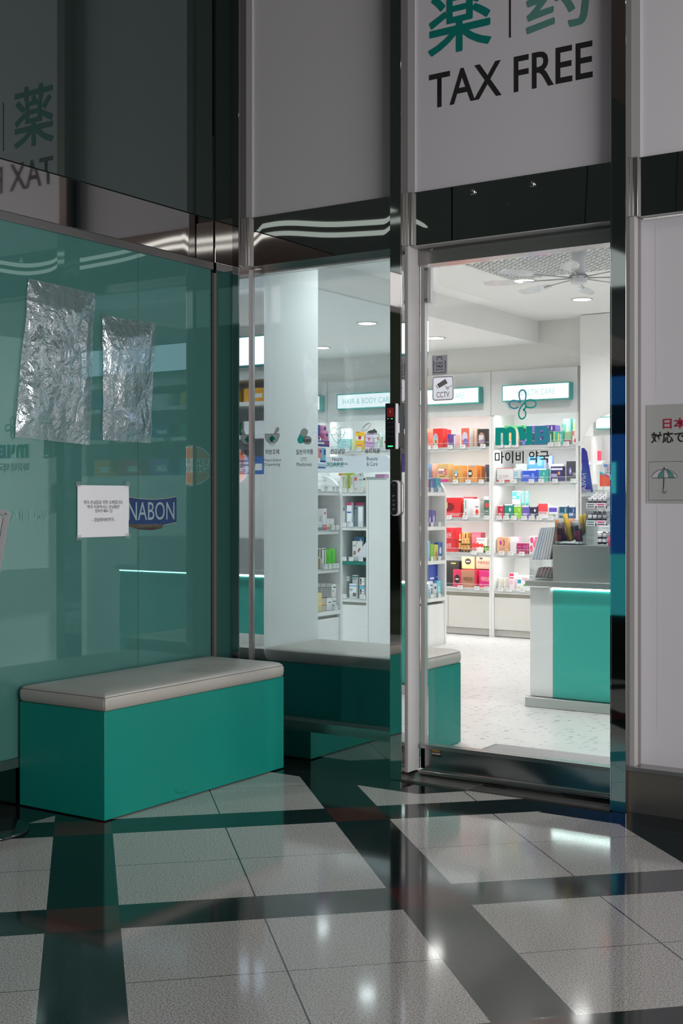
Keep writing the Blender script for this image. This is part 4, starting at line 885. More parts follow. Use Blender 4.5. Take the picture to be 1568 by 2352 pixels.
 ('medicine_box','box','royal blue box with a white ring on the second shelf',1199,1238,1079,R2,(45,85,205),((0,.92,.95,1,(240,242,248)),(.62,.3,.84,.72,(110,150,235),e),(.05,.45,.5,.55,(190,205,245))),.0,.05),
 ('medicine_box','box','teal box with a pale drop drawing on the second shelf',1238,1263,1077,R2,(55,170,160),((.0,.92,.8,1,(235,242,242)),(.45,.45,.6,.75,(150,215,210),e),(.05,.3,.5,.38,(200,235,230))),.0,.04),
 ('medicine_box','box','long white box behind the navy and gold box',1263,1300,1066,R2,(240,240,242),(),.08,.06),
 ('medicine_box','box','dark navy box with a golden drop on the second shelf',1264,1298,1071,R2,(58,52,110),((.05,.75,.95,.88,(230,230,240)),(.55,.4,.72,.66,(210,160,80),e),(.05,.3,.5,.5,(180,170,205)),(.9,0,1,1,(35,30,70))),.0,.03),
 ('medicine_box','box','charcoal box with a glowing violet jellyfish shape and number 1200',1300,1331,1059,R2,(68,66,70),((.25,.3,.5,.7,(120,110,205),e),(.32,.4,.44,.6,(225,215,250),e)),.0,.04,('1200',.58,.28,.9,.42,(225,220,215))),
 # third row
 ('vitamin_box','box','small crimson box, leftmost in the row of small boxes',1142,1159,1159,R3,(200,40,70),((0,.88,.9,1,(240,235,238)),(.2,.2,.6,.35,(240,200,210)),(.5,.5,.75,.75,(225,150,165),e)),.0,.02),
 ('vitamin_box','box','small green-teal box, second in the row of small boxes',1158,1181,1158,R3,(30,140,125),((0,.9,.9,1,(240,240,240)),(.5,.45,.75,.75,(200,235,228),e),(.05,.2,.5,.33,(215,240,235))),.0,.02),
 ('vitamin_box','box','small lime green box in the row of small boxes',1180,1200,1161,R3,(140,200,50),((0,.9,.9,1,(240,240,240)),(.55,.5,.8,.8,(190,225,120),e),(.1,.25,.5,.36,(230,245,200))),.0,.02),
 ('vitamin_box','box','small violet box in the row of small boxes',1199,1218,1162,R3,(110,95,180),((0,.9,.9,1,(240,240,240)),(.1,.25,.7,.38,(220,215,240))),.0,.02),
 ('vitamin_box','box','small black-navy box with a white leaf in the row of small boxes',1217,1237,1162,R3,(45,48,75),((0,.9,.9,1,(235,235,235)),(.5,.5,.75,.75,(225,225,232),e),(.1,.2,.6,.32,(200,205,215))),.0,.02),
 ('vitamin_box','box','coral and white box lettered BIOTIN on the third shelf',1236,1262,1157,R3,(240,240,242),((0,.45,.95,1,(238,75,85)),),.0,.03,('BIOTIN',.1,.26,.85,.42,(205,60,90))),
 ('vitamin_box','box','white box with a violet top band right of the coral box',1261,1284,1164,R3,(238,240,245),((0,.55,.9,.92,(100,85,195)),(.0,.1,.8,.35,(215,190,110)),(.4,.1,.65,.35,(110,175,220))),.0,.03),
 ('vitamin_box','box','dark teal-blue box with an upright leaf drawing on the third shelf',1284,1307,1162,R3,(32,80,105),((0,.92,.9,1,(225,235,235)),(.6,.4,.78,.85,(120,190,190),e),(.05,.2,.55,.45,(120,160,175))),.0,.02),
 ('vitamin_box','box','dark blue box with a pale oval near the right end of the third shelf',1306,1325,1163,R3,(35,62,105),((0,.92,.9,1,(225,230,238)),(.55,.45,.72,.85,(130,170,200),e),(.05,.2,.6,.45,(170,190,215))),.0,.02),
 ('vitamin_box','box','narrow forest green box at the right end of the third shelf',1325,1332,1154,R3,(20,100,80),((.1,.3,.9,.55,(215,235,225)),),.0,.01),
 ('vitamin_box','box','white and aqua box standing on the small boxes of the third shelf',1176,1197,1128,R3,(242,246,247),((0,.4,.95,.95,(75,200,200)),(.6,.62,.85,.88,(190,240,238),e),(.05,.48,.5,.6,(225,248,248))),.04,.03,None,None,1158),
 # fourth row
 ('medicine_box','box','peach box with a magenta crescent logo on the fourth shelf',1142,1172,1234,R4,(226,172,132),((0,0,.08,1,(240,205,165)),(.2,.5,.4,.8,(190,40,150),e),(.48,.45,.66,.85,(150,40,90),e),(.46,.5,.58,.8,(226,172,132),e),(.2,.22,.7,.3,(190,110,90))),.0,.04),
 ('medicine_box','box','pale pink triple pack at the back of the fourth shelf',1168,1197,1233,R4,(242,190,215),((.1,.6,.9,.95,(248,205,225)),(.6,.4,.9,.6,(250,215,160))),.1,.05),
 ('medicine_box','box','small blank pinkish-white box on the fourth shelf',1171,1190,1243,R4,(232,222,228),(),.0,.04),
 ('medicine_box','box','low wine-red box with a triangle outline on the fourth shelf',1187,1216,1248,R4,(170,40,95),((.55,.5,1,.85,(180,80,140)),(.1,.3,.35,.75,(200,90,140)),(.12,.32,.33,.6,(170,40,95))),.0,.03),
 ('floral_bag','bag','pink and white flower-patterned bag on the fourth shelf, left of the grey bags',1215,1240,1232,R4,(240,232,236),((.05,.1,.4,.5,(232,90,140),e),(.4,.35,.8,.75,(236,110,150),e),(.1,.6,.45,.95,(230,80,130),e),(.5,.02,.85,.35,(235,100,145),e),(.6,.7,.95,.98,(238,120,160),e)),.0,.03),
 # fifth row
 ('medicine_box','box','small cream box with a green edge, left of its twin on the bottom shelf',1144,1158,1328,R5,(236,232,224),((0,0,.08,1,(150,175,120)),(.2,.6,.8,.66,(190,190,180)))),
 ('medicine_box','box','small cream box with an orange edge on the bottom shelf',1157,1171,1328,R5,(238,232,226),((0,0,.1,1,(245,170,130)),(.2,.6,.8,.66,(200,190,180)))),
 ('medicine_box','box','red-topped white box on the bottom shelf of the right unit',1170,1190,1317,R5,(246,232,238),((0,.68,.95,1,(230,55,90)),(.1,.75,.9,.83,(250,225,230)),(.15,.3,.8,.6,(245,185,205),e))),
 ('medicine_box','box','white childrens box with coloured drawings near the counter edge',1186,1232,1322,R5,(240,242,246),((.05,.45,.25,.7,(60,150,185)),(.38,.25,.6,.42,(90,180,60),e),(.05,.1,.2,.2,(240,190,120))),.0,.04,('티라노',.32,.62,.72,.85,(225,100,140))),
 # tinted glass view, top row of the second unit
 ('cream_box','box','low aqua gift box with a round emblem seen through the tinted glass',774,808,1008,R1,(178,225,228),((.42,.4,.66,.78,(100,165,185),e),(.46,.46,.62,.72,(225,240,242),e)),.0,.03),
 ('cream_box','box','tall white box with a large ring behind the aqua gift box',783,811,984,R1,(240,246,245),((.25,.4,.75,.85,(170,215,210),e),(.32,.48,.68,.78,(245,248,246),e)),.10,.05),
 ('cream_box','box','small pale green box beside the aqua gift box',807,817,1008,R1,(225,238,190),((.2,.4,.7,.6,(190,210,140)),),.0,.03),
 ('cream_box','box','yellow and white carton with a red disc, lower of the stacked pair',817,838,1012,R1,(245,200,30),((.05,.4,.9,.55,(240,120,60)),),.0,.02),
 ('cream_box','box','yellow and white carton with a red disc, upper of the stacked pair',817,838,992,R1,(246,200,40),((0,.0,1,.5,(244,240,225)),(.3,.1,.7,.55,(210,50,60),e),(.0,.92,.5,1,(220,70,40))),.0,.02,None,None,1011.5),
 ('cream_box','box','pink and white box with a coral dot seen behind the cream jar icon',838,860,993,R1,(238,215,240),((0,0,1,.45,(222,165,222)),(.4,.5,.65,.7,(235,110,120),e)),.0,.03),
 ('cream_box','box','white box with pale green print left of the keypad lock',860,876,993,R1,(232,240,235),((.5,.5,.8,.7,(235,120,120),e),(.0,.1,.6,.4,(205,225,215))),.0,.03),
 ('cream_box','box','white box with a green leaf edge partly behind the keypad lock',876,893,1000,R1,(230,236,232),((.0,.1,.2,.9,(140,190,150)),(.5,.4,.7,.6,(220,80,80))),.0,.03),
]
for q in B_:
    nm, ct, lb, a, b, yt, rz, col, acc = q[:9]; r = list(q[9:])+[None]*6
    dy = r[0] or 0; dd = r[1] or .085; txt = r[2]; sd = r[3]; pb = r[4]
    if sd is not None and not isinstance(sd, tuple): sd, pb = None, sd
    prod(nm, ct, lb, a, b, yt, rz, col, acc, YB+.03+dy, dd, txt, g1, pb, sd)

# ampoules and tubes
def vial(label, px, pyt, zb, r, cols, Y, group, name='ampoule', cat='ampoule', neck=True):
    x = onY(px, 1200, Y)[0]; z0 = zb+TH/2+.001; z1 = onY(px, pyt, Y)[1]; h = z1-z0
    m3 = [mat('glass_'+str(c), lin(c), .15) for c in cols]
    prof = [(r*.96, z0), (r, z0+.002), (r, z0+h*.18), (r, z0+h*.52), (r, z0+h*.62), (r*.45, z0+h*.74), (r*.38, z0+h*.84), (r*.5, z0+h*.88), (r*.25, z1)] if neck else [(r*.9, z0), (r, z0+.003), (r, z0+h*.2), (r, z0+h*.7), (r, z0+h*.72), (r*1.02, z0+h*.9), (r*1.0, z0+h*.95), (r*.95, z1-.002), (r*.8, z1)]
    bm = bmesh.new(); bm_lathe(bm, x, Y, prof, 14, [0, 0, 1, 0, 2, 2, 2, 2]); return obj(name, bm, m3, label=label, category=cat, group=group)
for i, px in enumerate((1056, 1062, 1069, 1076)):
    vial('brown glass ampoule with a gold label, %s of four in a row' % ('leftmost', 'second', 'third', 'rightmost')[i], px, (1226, 1236, 1236, 1236)[i], R4, .0105, ((60, 40, 25), (206, 160, 90), (220, 190, 130)), YB+.03, 'brown ampoules on the fourth shelf')
for i, px in enumerate((1112, 1117.5, 1123, 1128)):
    vial('green glass ampoule with a pale cap, %s of four in a row' % ('leftmost', 'second', 'third', 'rightmost')[i], px, 1245, R4, .0085, ((40, 60, 30), (130, 185, 60), (225, 232, 200)), YB+.03, 'green ampoules on the fourth shelf')
for i, px in enumerate((1200, 1210)):
    vial('aqua capsule-shaped tube standing on the small boxes, %s of two' % ('left', 'right')[i], px, 1128, R3+.105, .014, ((110, 205, 195), (150, 225, 215), (120, 210, 200)), YB+.09, 'aqua tubes on the third shelf', 'tube', 'tube', False)
# red arrow card
Y = YB+.022; bm = bmesh.new()
for dx in (0, 9):
    q = [(1083+dx, 1250), (1088+dx, 1246), (1090+dx, 1246), (1090+dx, 1249.5), (1096+dx, 1249.5), (1096+dx, 1246.5), (1103+dx, 1253), (1096+dx, 1259.5), (1096+dx, 1256), (1083+dx, 1256)]
    bm_poly(bm, fp(q, Y), 'F', Y, .0003*dx)
obj('arrow_card', bm, cm((236, 60, 60)), label='red double-arrow card in front of the white lettered box', category='card')
# ================================================================== FREE-STANDING SHELVES
IZ = [.385, .68, .95, 1.222]
def rounded_panel(name, frame, P, u0, u1, z0, z1, r, th, m, parent):
    pts = [(u0, z0), (u1, z0)]+arc(u1-r, z1-r, r, r, 0, 90, 12)+[(u0, z1)]
    bm = bmesh.new(); A = [bm.verts.new(place(frame, P, u, v, 0)) for u, v in pts]; B = [bm.verts.new(place(frame, P, u, v, -th)) for u, v in pts]
    bm.faces.new(A); bm.faces.new(B[::-1]); n = len(A)
    for i in range(n): bm.faces.new((A[i], A[(i+1) % n], B[(i+1) % n], B[i]))
    return obj(name, bm, m, parent)
# unit A, shelves face +x; ends at y=2.90
XA = -1.22; ya = onX(786, 1300, XA)[0]
t = thing('display_shelf', 'white free-standing shelf with arched end panel, next to the pillar behind the tinted glass', 'shelf unit', (XA-.25, ya-.6, .018), 'free-standing white shelves'); shA = t
rounded_panel('end_panel', 'B', ya-.025, XA-.50, XA, .018, 1.345, .16, -.025, whitel, t)
box('back_panel', XA-.28, XA-.26, ya-1.3, ya-.025, .018, 1.34, mat('grey_back', (.55, .55, .55), .5), t)
box('plinth_cabinet', XA-.26, XA-.012, ya-1.3, ya-.025, .018, .345, whitel, t); box('groove', XA-.2, XA-.03, ya-1.3, ya-.025, .345, .368, mat('groove_shade_taupe', (.36, .34, .29), .5), t)  # groove darkness painted on as taupe
for k, z in enumerate(IZ):
    box('shelf', XA-.26, XA-(0 if k == 0 else .012), ya-1.3, ya-.026, z-.016, z+.012, whitel, t)
    box('price_rail', XA-.006, XA-.004, ya-1.3, ya-.03, z, z+.055, clearp, t)
    tags(t, 'L', XA, z+.014, [ya-.03-.05*q for q in ((1.1, 2.1, 4) if k == 3 else (1.1, 2.2) if k == 2 else (1.1, 2, 3, 4) if k == 1 else (1.5,))], .042, .034)
# unit B, open shelves face -y with a closed panel, long face +x
YU = 3.80; XU = -1.18; yu1 = onX(1025, 1300, XU)[0]
xl = onY(785.5, 1300, YU)[0]; xm = onY(842, 1300, YU)[0]
t = thing('display_shelf', 'white free-standing shelf headed SKINCARE, open on two sides, in the middle of the shop', 'shelf unit', ((xl+XU)/2, YU+.4, .018), 'free-standing white shelves'); shB = t
box('side_panel', xl-.02, xl, YU, YU+.30, .018, 1.36, whitel, t); box('side_panel', xm-.004, xm+.012, YU-.002, YU+.30, .018, 1.33, whitel, t)
box('end_panel', xm+.014, XU-.14, YU+.002, YU+.30, .018, 1.33, whitel, t)
box('back_panel', xl, xm, YU+.28, YU+.30, .018, 1.36, mat('grey_green_back', (.36, .42, .41), .5), t)
box('back_panel', XU-.14, XU-.12, YU, yu1-.03, .018, 1.34, mat('grey_back', (.55, .55, .55), .5), t)
for k, z in enumerate(IZ):
    box('shelf', xl, xm-.004, YU, YU+.28, z-.016, z+.012, tealm if k == 1 else whitel, t)
    box('price_rail', xl, xm-.004, YU-.004, YU-.002, z, z+.05, clearp, t)
    box('shelf', XU-.12, XU, YU, yu1-.026, z-.016, z+.012, whitel, t)
    box('price_rail', XU-.004, XU-.002, YU, yu1-.03, z, z+.05, clearp, t)
    tags(t, 'F', YU-.005, z+.012, [xl+.005+.062*q for q in ((0, 1.0, 2.5) if k != 0 else (0, 2.9))], .04, .032)
    tags(t, 'L', XU, z+.014, [yu1-.14, yu1-.26], .04, .032)
box('plinth_cabinet', xl, xm-.004, YU+.006, YU+.28, .018, .345, whitel, t); box('plinth_cabinet', XU-.12, XU-.006, YU+.004, yu1-.026, .018, .345, whitel, t)
box('groove', xl, xm-.004, YU+.02, YU+.25, .345, .368, mat('groove_shade_taupe', (.36, .34, .29), .5), t)  # taupe stands for the shade inside this groove
rounded_panel('end_panel', 'B', yu1-.025, XU-.40, XU, .018, 1.345, .14, -.025, whitel, t)
z0h, z1h = onY(800, 1085, YU-.01)[1], onY(800, 1048, YU-.01)[1]
rounded_panel('header_board', 'F', YU-.02, xl-.30, onY(895, 1060, YU-.02)[0], z0h, z1h, .05, .03, mat('header_lilac_white', (.68, .71, .76), .35), t)
text('header_lettering', 'SKINCARE', 'F', YU-.02, onY(722, 1068, YU-.02)[0], onY(789, 1068, YU-.02)[0], onY(760, 1073, YU-.02)[1], onY(760, 1062, YU-.02)[1], mat('teal_letter', (.05, .42, .38), .5), t, .01)
g2 = 'goods on the free-standing skincare shelf'
def prodB(name, cat, label, px0, px1, pyt, k, col, acc=(), dy=.02, d=.03, txt=None, pb=None):
    return prod(name, cat, label, px0, px1, pyt, IZ[k]+.012-TH/2, col, acc, YU+dy, d, txt, g2, pb)
prodB('cream_box','box','lime and white leaning box at the top of the skincare shelf',788,797,1091,3,(238,242,236),((.3,.1,.6,.9,(200,215,90)),))
prodB('cream_box','box','olive green box at the top of the skincare shelf',797,805,1091,3,(180,190,80),((.6,.2,1,1,(120,135,50)),))
prodB('cream_box','box','thin white box with vertical black print on the skincare shelf',805,813,1092,3,(242,244,244),((.35,.4,.6,.9,(90,90,90)),),.02,.02)
prodB('cream_box','box','white box with orange script on the top skincare shelf',813,824,1090,3,(244,236,232),((.1,.65,.8,.85,(235,110,80)),(.2,.15,.7,.2,(235,120,90))),.03,.02)
prodB('cream_box','box','pale blue tall box with a dark blue stripe on the skincare shelf',824,835,1086,3,(215,230,245),((0,.62,1,.65,(60,90,180)),(.3,.85,.6,.92,(230,120,110))),.02,.02)
prodB('cream_tube','tube','cream-coloured tube with a dark mark on the top skincare shelf',831,841,1095,3,(232,230,212),((.3,.78,.8,.9,(70,70,65)),),.012,.004)
prod('cream_box','box','orange flat box lying above the skincare shelf',777,790,1087,0,(240,160,70),(),YU+.06,.05,None,g2,1092)
prod('cream_box','box','lime green flat box lying above the skincare shelf',790,816,1087,0,(170,200,60),(),YU+.06,.05,None,g2,1091)
prod('cream_box','box','row of small pink boxes joined together on top of the closed panel',861,893,1089,0,(226,170,205),tuple((.12*i+.1,0,.12*i+.13,1,(150,90,140)) for i in range(7)),YU+.02,.06,None,g2,1098)
prodB('serum_bottle','bottle','white bottle with a dark cap at the left of the middle skincare shelf',786,795.5,1165,2,(225,228,230),((0,.8,1,1,(40,45,50)),(0,.2,.5,.6,(210,60,70),e)))
prodB('cream_box','box','tall white box with a blue band and magenta top on the skincare shelf',796,812,1154,2,(232,238,246),((0,.88,1,1,(170,40,90)),(.1,.56,.9,.62,(40,70,160)),(.35,.1,.6,.2,(90,100,110))))
prodB('cream_box','box','grey boxes with a magenta top band joined in one pack on the skincare shelf',811,840,1154,2,(150,165,172),((0,.88,1,1,(160,45,85)),(.02,.74,.4,.77,(50,65,75)),(.55,.74,.95,.77,(50,65,75)),(.3,0,.33,.85,(110,125,132)),(.62,0,.65,.85,(110,125,132))),.06)
prodB('cream_box','box','white leaning slim box in front of the grey pack',822,835,1164,2,(232,236,240),((.1,.1,.9,.95,(240,243,246)),),.012,.015)
prodB('care_bag','bag','dark blue bag with a white ring on the skincare shelf',813,840,1233,1,(60,110,150),((.6,.75,.75,.92,(200,215,225),e),(.3,.8,.5,.85,(30,60,90))),.08)
prodB('care_box','box','white box with red dots and Korean writing on the skincare shelf',809,835,1243,1,(228,228,226),((.55,.35,.9,.65,(165,95,80),e),(.4,.88,.5,.95,(200,60,70),e),(.1,.3,.35,.5,(170,120,120))),.04,.02,('감싸밴드',.06,.72,.45,.82,(80,80,85)))
bm = bmesh.new(); q = fp([(816, 1279), (840, 1245), (840, 1281)], YU+.02); bm_poly(bm, q, 'F', YU+.02, 0); ext = bmesh.ops.extrude_face_region(bm, geom=list(bm.faces)); bmesh.ops.translate(bm, verts=[v for v in ext['geom'] if isinstance(v, bmesh.types.BMVert)], vec=(0, .004, 0)); obj('folded_sheet', bm, paperm, label='plain white folded sheet standing slanted on the teal skincare shelf', category='paper', group=g2)
for lb, a, b, yt, yb, col, acc, dy in (
 ('white box with a teal stripe, bottom left of the lowest skincare shelf', 786, 797, 1354, None, (225,230,232), ((0,.55,1,.8,(50,120,130)),(.3,.1,.9,.4,(120,110,105))), .05),
 ('white box with a blue top and a photo, upper left of the lowest skincare shelf', 786, 799, 1334, 1353, (228,232,234), ((0,.8,1,1,(60,140,190)),(.2,.25,.8,.6,(120,100,95))), .05),
 ('small white box with black print atop the lowest skincare shelf pile', 792, 806, 1324, 1334, (232,235,236), ((.3,.4,.7,.55,(60,60,65)),), .06),
 ('large white box with a blue stripe and photo, mid lowest skincare shelf', 802, 823, 1341, None, (230,234,236), ((0,.82,1,.88,(50,130,195)),(.5,.12,.95,.38,(125,105,95)),(.1,.6,.5,.66,(110,115,120)),(.08,.5,.4,.55,(120,125,130))), .02),
 ('white box with a dark teal top band behind the large blue-striped box', 809, 826, 1321, 1341, (226,232,232), ((0,.72,1,.9,(55,125,125)),(.1,.5,.8,.6,(100,110,112))), .08),
 ('white box with a portrait photo, upper one on the lowest skincare shelf', 825, 841, 1327, 1345, (232,236,238), ((.1,.05,.45,.85,(150,115,100),e),(.1,.6,.45,.9,(40,35,35),e),(.6,.5,.95,.56,(130,135,140))), .03),
 ('white box with a sky-blue top and a portrait photo, lower one on the skincare shelf', 825, 841, 1346, None, (232,236,238), ((0,.75,1,1,(110,190,215)),(.12,.3,.45,.72,(160,120,105),e),(.12,.52,.45,.75,(45,38,38),e),(.6,.55,.95,.6,(130,135,140))), .03)):
    prodB('care_box', 'box', lb, a, b, yt, 0, col, acc, dy, .03, None, yb)
# goods on unit A and on the long side of unit B: faces +x
def prodX(name, cat, label, X, px0, px1, pyt, zb, col, acc=(), d=.03, group=g2, py_b=None, txt=None):
    ya_, yb_ = onX(px0, 1200, X)[0], onX(px1, 1200, X)[0]; pm = (px0+px1)/2; z1 = onX(pm, pyt, X)[1]; z0 = zb+.013 if py_b is None else onX(pm, py_b, X)[1]
    mats = [cm(col)]; idx = {col: 0}
    bm = bmesh.new(); yb_ = min(yb_, (ya if group == gA else yu1)-.028); bm_box(bm, X-d, X, ya_, yb_, z0, z1, 0, .001, 1); W_, H_ = yb_-ya_, z1-z0
    for k, q in enumerate(acc):
        c = q[4]
        if c not in idx: idx[c] = len(mats); mats.append(cm(c))
        u0, v0, u1, v1 = q[:4]
        pts = arc(ya_+W_*(u0+u1)/2, z0+H_*(v0+v1)/2, W_*(u1-u0)/2, H_*(v1-v0)/2, 0, 345, 16) if len(q) > 5 else [(ya_+u0*W_, z0+v0*H_), (ya_+u1*W_, z0+v0*H_), (ya_+u1*W_, z0+v1*H_), (ya_+u0*W_, z0+v1*H_)]
        bm_poly(bm, pts, 'L', X, .0005+.0003*k, idx[c])
    o = obj(name, bm, mats, label=label, category=cat, group=group)
    if txt: s, u0, v0, u1, v1, c = txt; text('printed_text', s, 'L', X, ya_+u0*W_, ya_+u1*W_, z0+v0*H_, z0+v1*H_, cm(c), o, .01, .002)
    return o
gA = 'goods on the shelf beside the pillar'
XB = XU-.02; gB = 'goods on the side of the skincare shelf in the door view'
for a in (
 ('care_box','box','wine-red box at the door frame, top of the narrow side shelf',981,987,1101,3,(130,50,80),()),
 ('care_box','box','dark blue box on the top of the narrow side shelf',987.5,1000,1099,3,(60,100,150),((.1,.2,.4,.8,(110,140,180)),)),
 ('care_box','box','teal-blue box on the top of the narrow side shelf',1000.5,1012,1098,3,(75,150,170),((.4,.2,.7,.5,(190,220,225),e),)),
 ('care_pouch','pouch','violet patterned pouch, left of two leaning on the narrow side shelf',983,991,1173,2,(85,75,140),((.3,.2,.7,.6,(200,195,225),e),)),
 ('care_pouch','pouch','violet patterned pouch, right of two leaning on the narrow side shelf',992,1001,1172,2,(95,85,155),((.2,.2,.7,.7,(190,185,220),e),)),
 ('care_box','box','pale blue box at the door frame on the narrow side shelf',981,987,1242,1,(140,200,225),()),
 ('care_box','box','lime green box on the narrow side shelf',988,996.5,1250,1,(130,175,45),()),
 ('care_box','box','yellow-green box with an animal picture on the narrow side shelf',997,1006,1251,1,(205,205,90),((.2,.1,.8,.6,(190,130,90),e),)),
 ('care_box','box','blue box with a white face emblem on the narrow side shelf',1006.5,1015,1246,1,(45,100,180),((.25,.35,.8,.75,(215,230,240),e),(.3,.08,.8,.2,(235,240,245))))):
    prodX(a[0], a[1], a[2], XB, a[3], a[4], a[5], IZ[a[6]], a[7], a[8], .04, gB)
for a in (('care_pouch','pouch','large blue pouch with a yellow and black band, left of two',982,1001,1298,(45,80,190),((.4,.2,1,.42,(235,205,40)),(.4,.12,1,.22,(30,30,35)),(.25,.55,.75,.62,(225,230,245)))),
          ('care_pouch','pouch','large blue pouch with a yellow and black band, right of two',1002,1012,1296,(40,75,185),((.1,.2,1,.42,(235,205,40)),(.1,.12,1,.22,(30,30,35)),(.1,.58,.6,.64,(225,230,245))))):
    prodX(a[0], a[1], a[2], XB-.045, a[3], a[4], a[5], IZ[0], a[6], a[7], .03, gB)
for a in (('care_box','box','white device box with a blue stripe at the bottom of the narrow side shelf',982,994,1335,(225,230,240),((.1,.1,.5,.6,(150,185,225),e),(.5,.7,.9,.8,(60,90,170)),(.6,.1,.9,.6,(120,130,145)))),
          ('care_tube','tube','small grey tube between the device box and the aqua bottle',995,1003,1340,(205,212,212),((.3,.6,.8,.8,(70,75,80)),)),
          ('care_bottle','bottle','aqua bottle at the right end of the lowest narrow side shelf',1003.5,1012,1334,(120,205,220),((.2,.2,.8,.7,(170,225,235),e),))):
    prodX(a[0], a[1], a[2], XB, a[3], a[4], a[5], IZ[0], a[6], a[7], .03, gB)
gA = 'goods on the shelf beside the pillar'; XAa = XA-.03
for a in (
 ('cream_box','box','white box standing upside down beside the pillar',729,741,1168,2,(228,228,226),((.0,.0,.9,.35,(210,200,196)),),None),
 ('cream_box','box','white box with a red flower mark beside the pillar',741.5,750,1168,2,(238,238,238),((.3,.72,.75,.85,(215,60,80),e),(.3,.5,.8,.55,(120,120,120))),None),
 ('care_bottle','bottle','white pump bottle with a coral base on the shelf beside the pillar',741,749,1183,2,(232,234,236),((0,0,1,.35,(228,60,100)),(.3,.2,.8,.25,(245,220,230))),None),
 ('care_box','box','white box with a teal base beside the pillar',729,739,1199,2,(230,238,238),((0,0,1,.35,(110,160,165)),),None),
 ('care_box','box','small white carton with red print in the middle of that shelf',750,757,1191,2,(238,236,238),((.1,.1,.9,.25,(205,70,80)),),None),
 ('care_box','box','small white carton with a yellow sale tag',758,767,1191,2,(238,238,240),((.0,.15,1,.45,(235,225,50)),(.2,.24,.8,.34,(70,70,40))),None),
 ('care_box','box','beige box with brown base on the shelf beside the pillar',729,735,1259,1,(200,195,180),((0,0,1,.5,(150,130,90)),(.2,.6,.6,.95,(60,60,60))),None),
 ('care_box','box','brown and white box next to the beige one',735.5,740,1259,1,(200,196,190),((.2,.5,.7,.95,(70,65,62)),),None),
 ('care_box','box','white box with a vertical black strip on the shelf beside the pillar',740.5,748,1259,1,(238,240,242),((.45,.1,.65,.9,(50,55,60)),(.1,.92,.9,.96,(40,40,40))),None),
 ('toothbrush_pack','pack','bright green toothbrush pack, left of two',749,756,1262,1,(120,205,70),((0,0,1,.25,(90,200,40)),(.3,.3,.7,.8,(60,190,40),e)),None),
 ('toothbrush_pack','pack','bright green toothbrush pack, right of two',756.5,769,1260,1,(115,215,80),((0,0,1,.27,(90,205,45)),(.2,.3,.6,.9,(60,200,40),e)),None),
 ('care_box','box','grey cosmetic box, leftmost of three at the bottom beside the pillar',729,736.5,1340,0,(178,176,174),((.1,.1,.9,.7,(140,138,138)),(0,.68,1,.72,(60,60,60))),1371),
 ('care_box','box','grey cosmetic box, second of three at the bottom beside the pillar',737,749,1340,0,(182,180,178),((.1,.05,.9,.7,(150,148,148)),(.05,.68,.95,.72,(60,60,60))),1371),
 ('care_box','box','grey cosmetic box, third of three at the bottom beside the pillar',750,761,1340,0,(182,180,178),((.1,.05,.9,.7,(150,148,148)),(.05,.68,.95,.72,(60,60,60))),1371),
 ('care_box','box','white box with a black round mark above the orange-striped box',761.5,775,1341,0,(226,224,222),((.05,.35,.95,1,(240,240,240),e),(.2,.42,.4,.52,(40,40,45),e),(.25,.7,.8,.78,(60,60,60))),1371),
 ('care_box','box','brown and orange-striped box at the bottom beside the pillar',738,749,1374,0,(205,190,180),((0,.4,1,.5,(225,130,80)),),None),
 ('care_box','box','white box with a rounded label at the bottom right beside the pillar',750,762,1373,0,(236,236,236),((.1,.1,.9,.95,(244,244,244),e),(.3,.6,.75,.68,(60,60,60))),None),
 ('care_box','box','white box with a black dot, last on the bottom shelf beside the pillar',762.5,774,1372,0,(238,238,238),((.1,.3,.35,.45,(40,40,45),e),(.2,.65,.8,.72,(60,60,60))),None),
 ('yellow_folder','paper','pale yellow paper leaning at the pillar edge of the bottom shelf',728,739,1362,0,(235,215,150),((.2,.6,.8,.63,(190,170,110)),),None)):
    prodX(a[0], a[1], a[2], XAa+(.02 if a[0] == 'yellow_folder' else -.02 if a[5] < 1172 else 0), a[3], a[4], a[5], IZ[a[6]], a[7], a[8], .02, gA, a[9])
# hanging rack of pouches on unit A
XR = XA-.04; y0r = onX(700, 1100, XR)[0]; y1r = onX(740, 1100, XR)[0]
t = thing('hanging_rack', 'blue side panel rack of hanging pouches above the shelf beside the pillar', 'display rack', (XR-.05, y1r-.1, 1.235))
rm = mat('rack_grey', (.28, .31, .35), .4); nb = mat('rack_blue', (.05, .05, .36), .4)
box('back_board', XR-.12, XR-.11, y0r-.2, y1r, 1.236, 1.80, rm, t); box('foot', XR-.12, XR-.02, y0r-.2, y1r+.01, 1.236, 1.25, rm, t)
bm = bmesh.new(); yq = y1r-.34; pts = [(XR-.10, 1.25), (XR+.045, 1.25), (XR-.02, 1.66), (XR-.05, 1.70), (XR-.10, 1.70)]
A = [bm.verts.new((u, yq+.002, v)) for u, v in pts]; B = [bm.verts.new((u, yq+.010, v)) for u, v in pts]; bm.faces.new(A); bm.faces.new(B[::-1])
for i in range(5): bm.faces.new((A[i], A[(i+1) % 5], B[(i+1) % 5], B[i]))
obj('side_board', bm, nb, t)
tx = text('lettering', 'NIVEA', 'B', yq+.010, 0, .17, 0, .04, paperm, t)
for v in tx.data.vertices: u, w2 = v.co.x, v.co.z; v.co.x = XR-.075+(.04-w2)*1.1; v.co.z = 1.27+u
bm = bmesh.new()
for z in (1.50, 1.62, 1.74): bm_tube(bm, [(XR-.11, y1r-.05, z), (XR+.03, y1r-.05, z), (XR+.035, y1r-.05, z+.006)], .0018)
bm_tube(bm, [(XR-.11, y1r-.02, 1.30), (XR+.03, y1r-.0, 1.31)], .0022); obj('hooks', bm, satin, t)
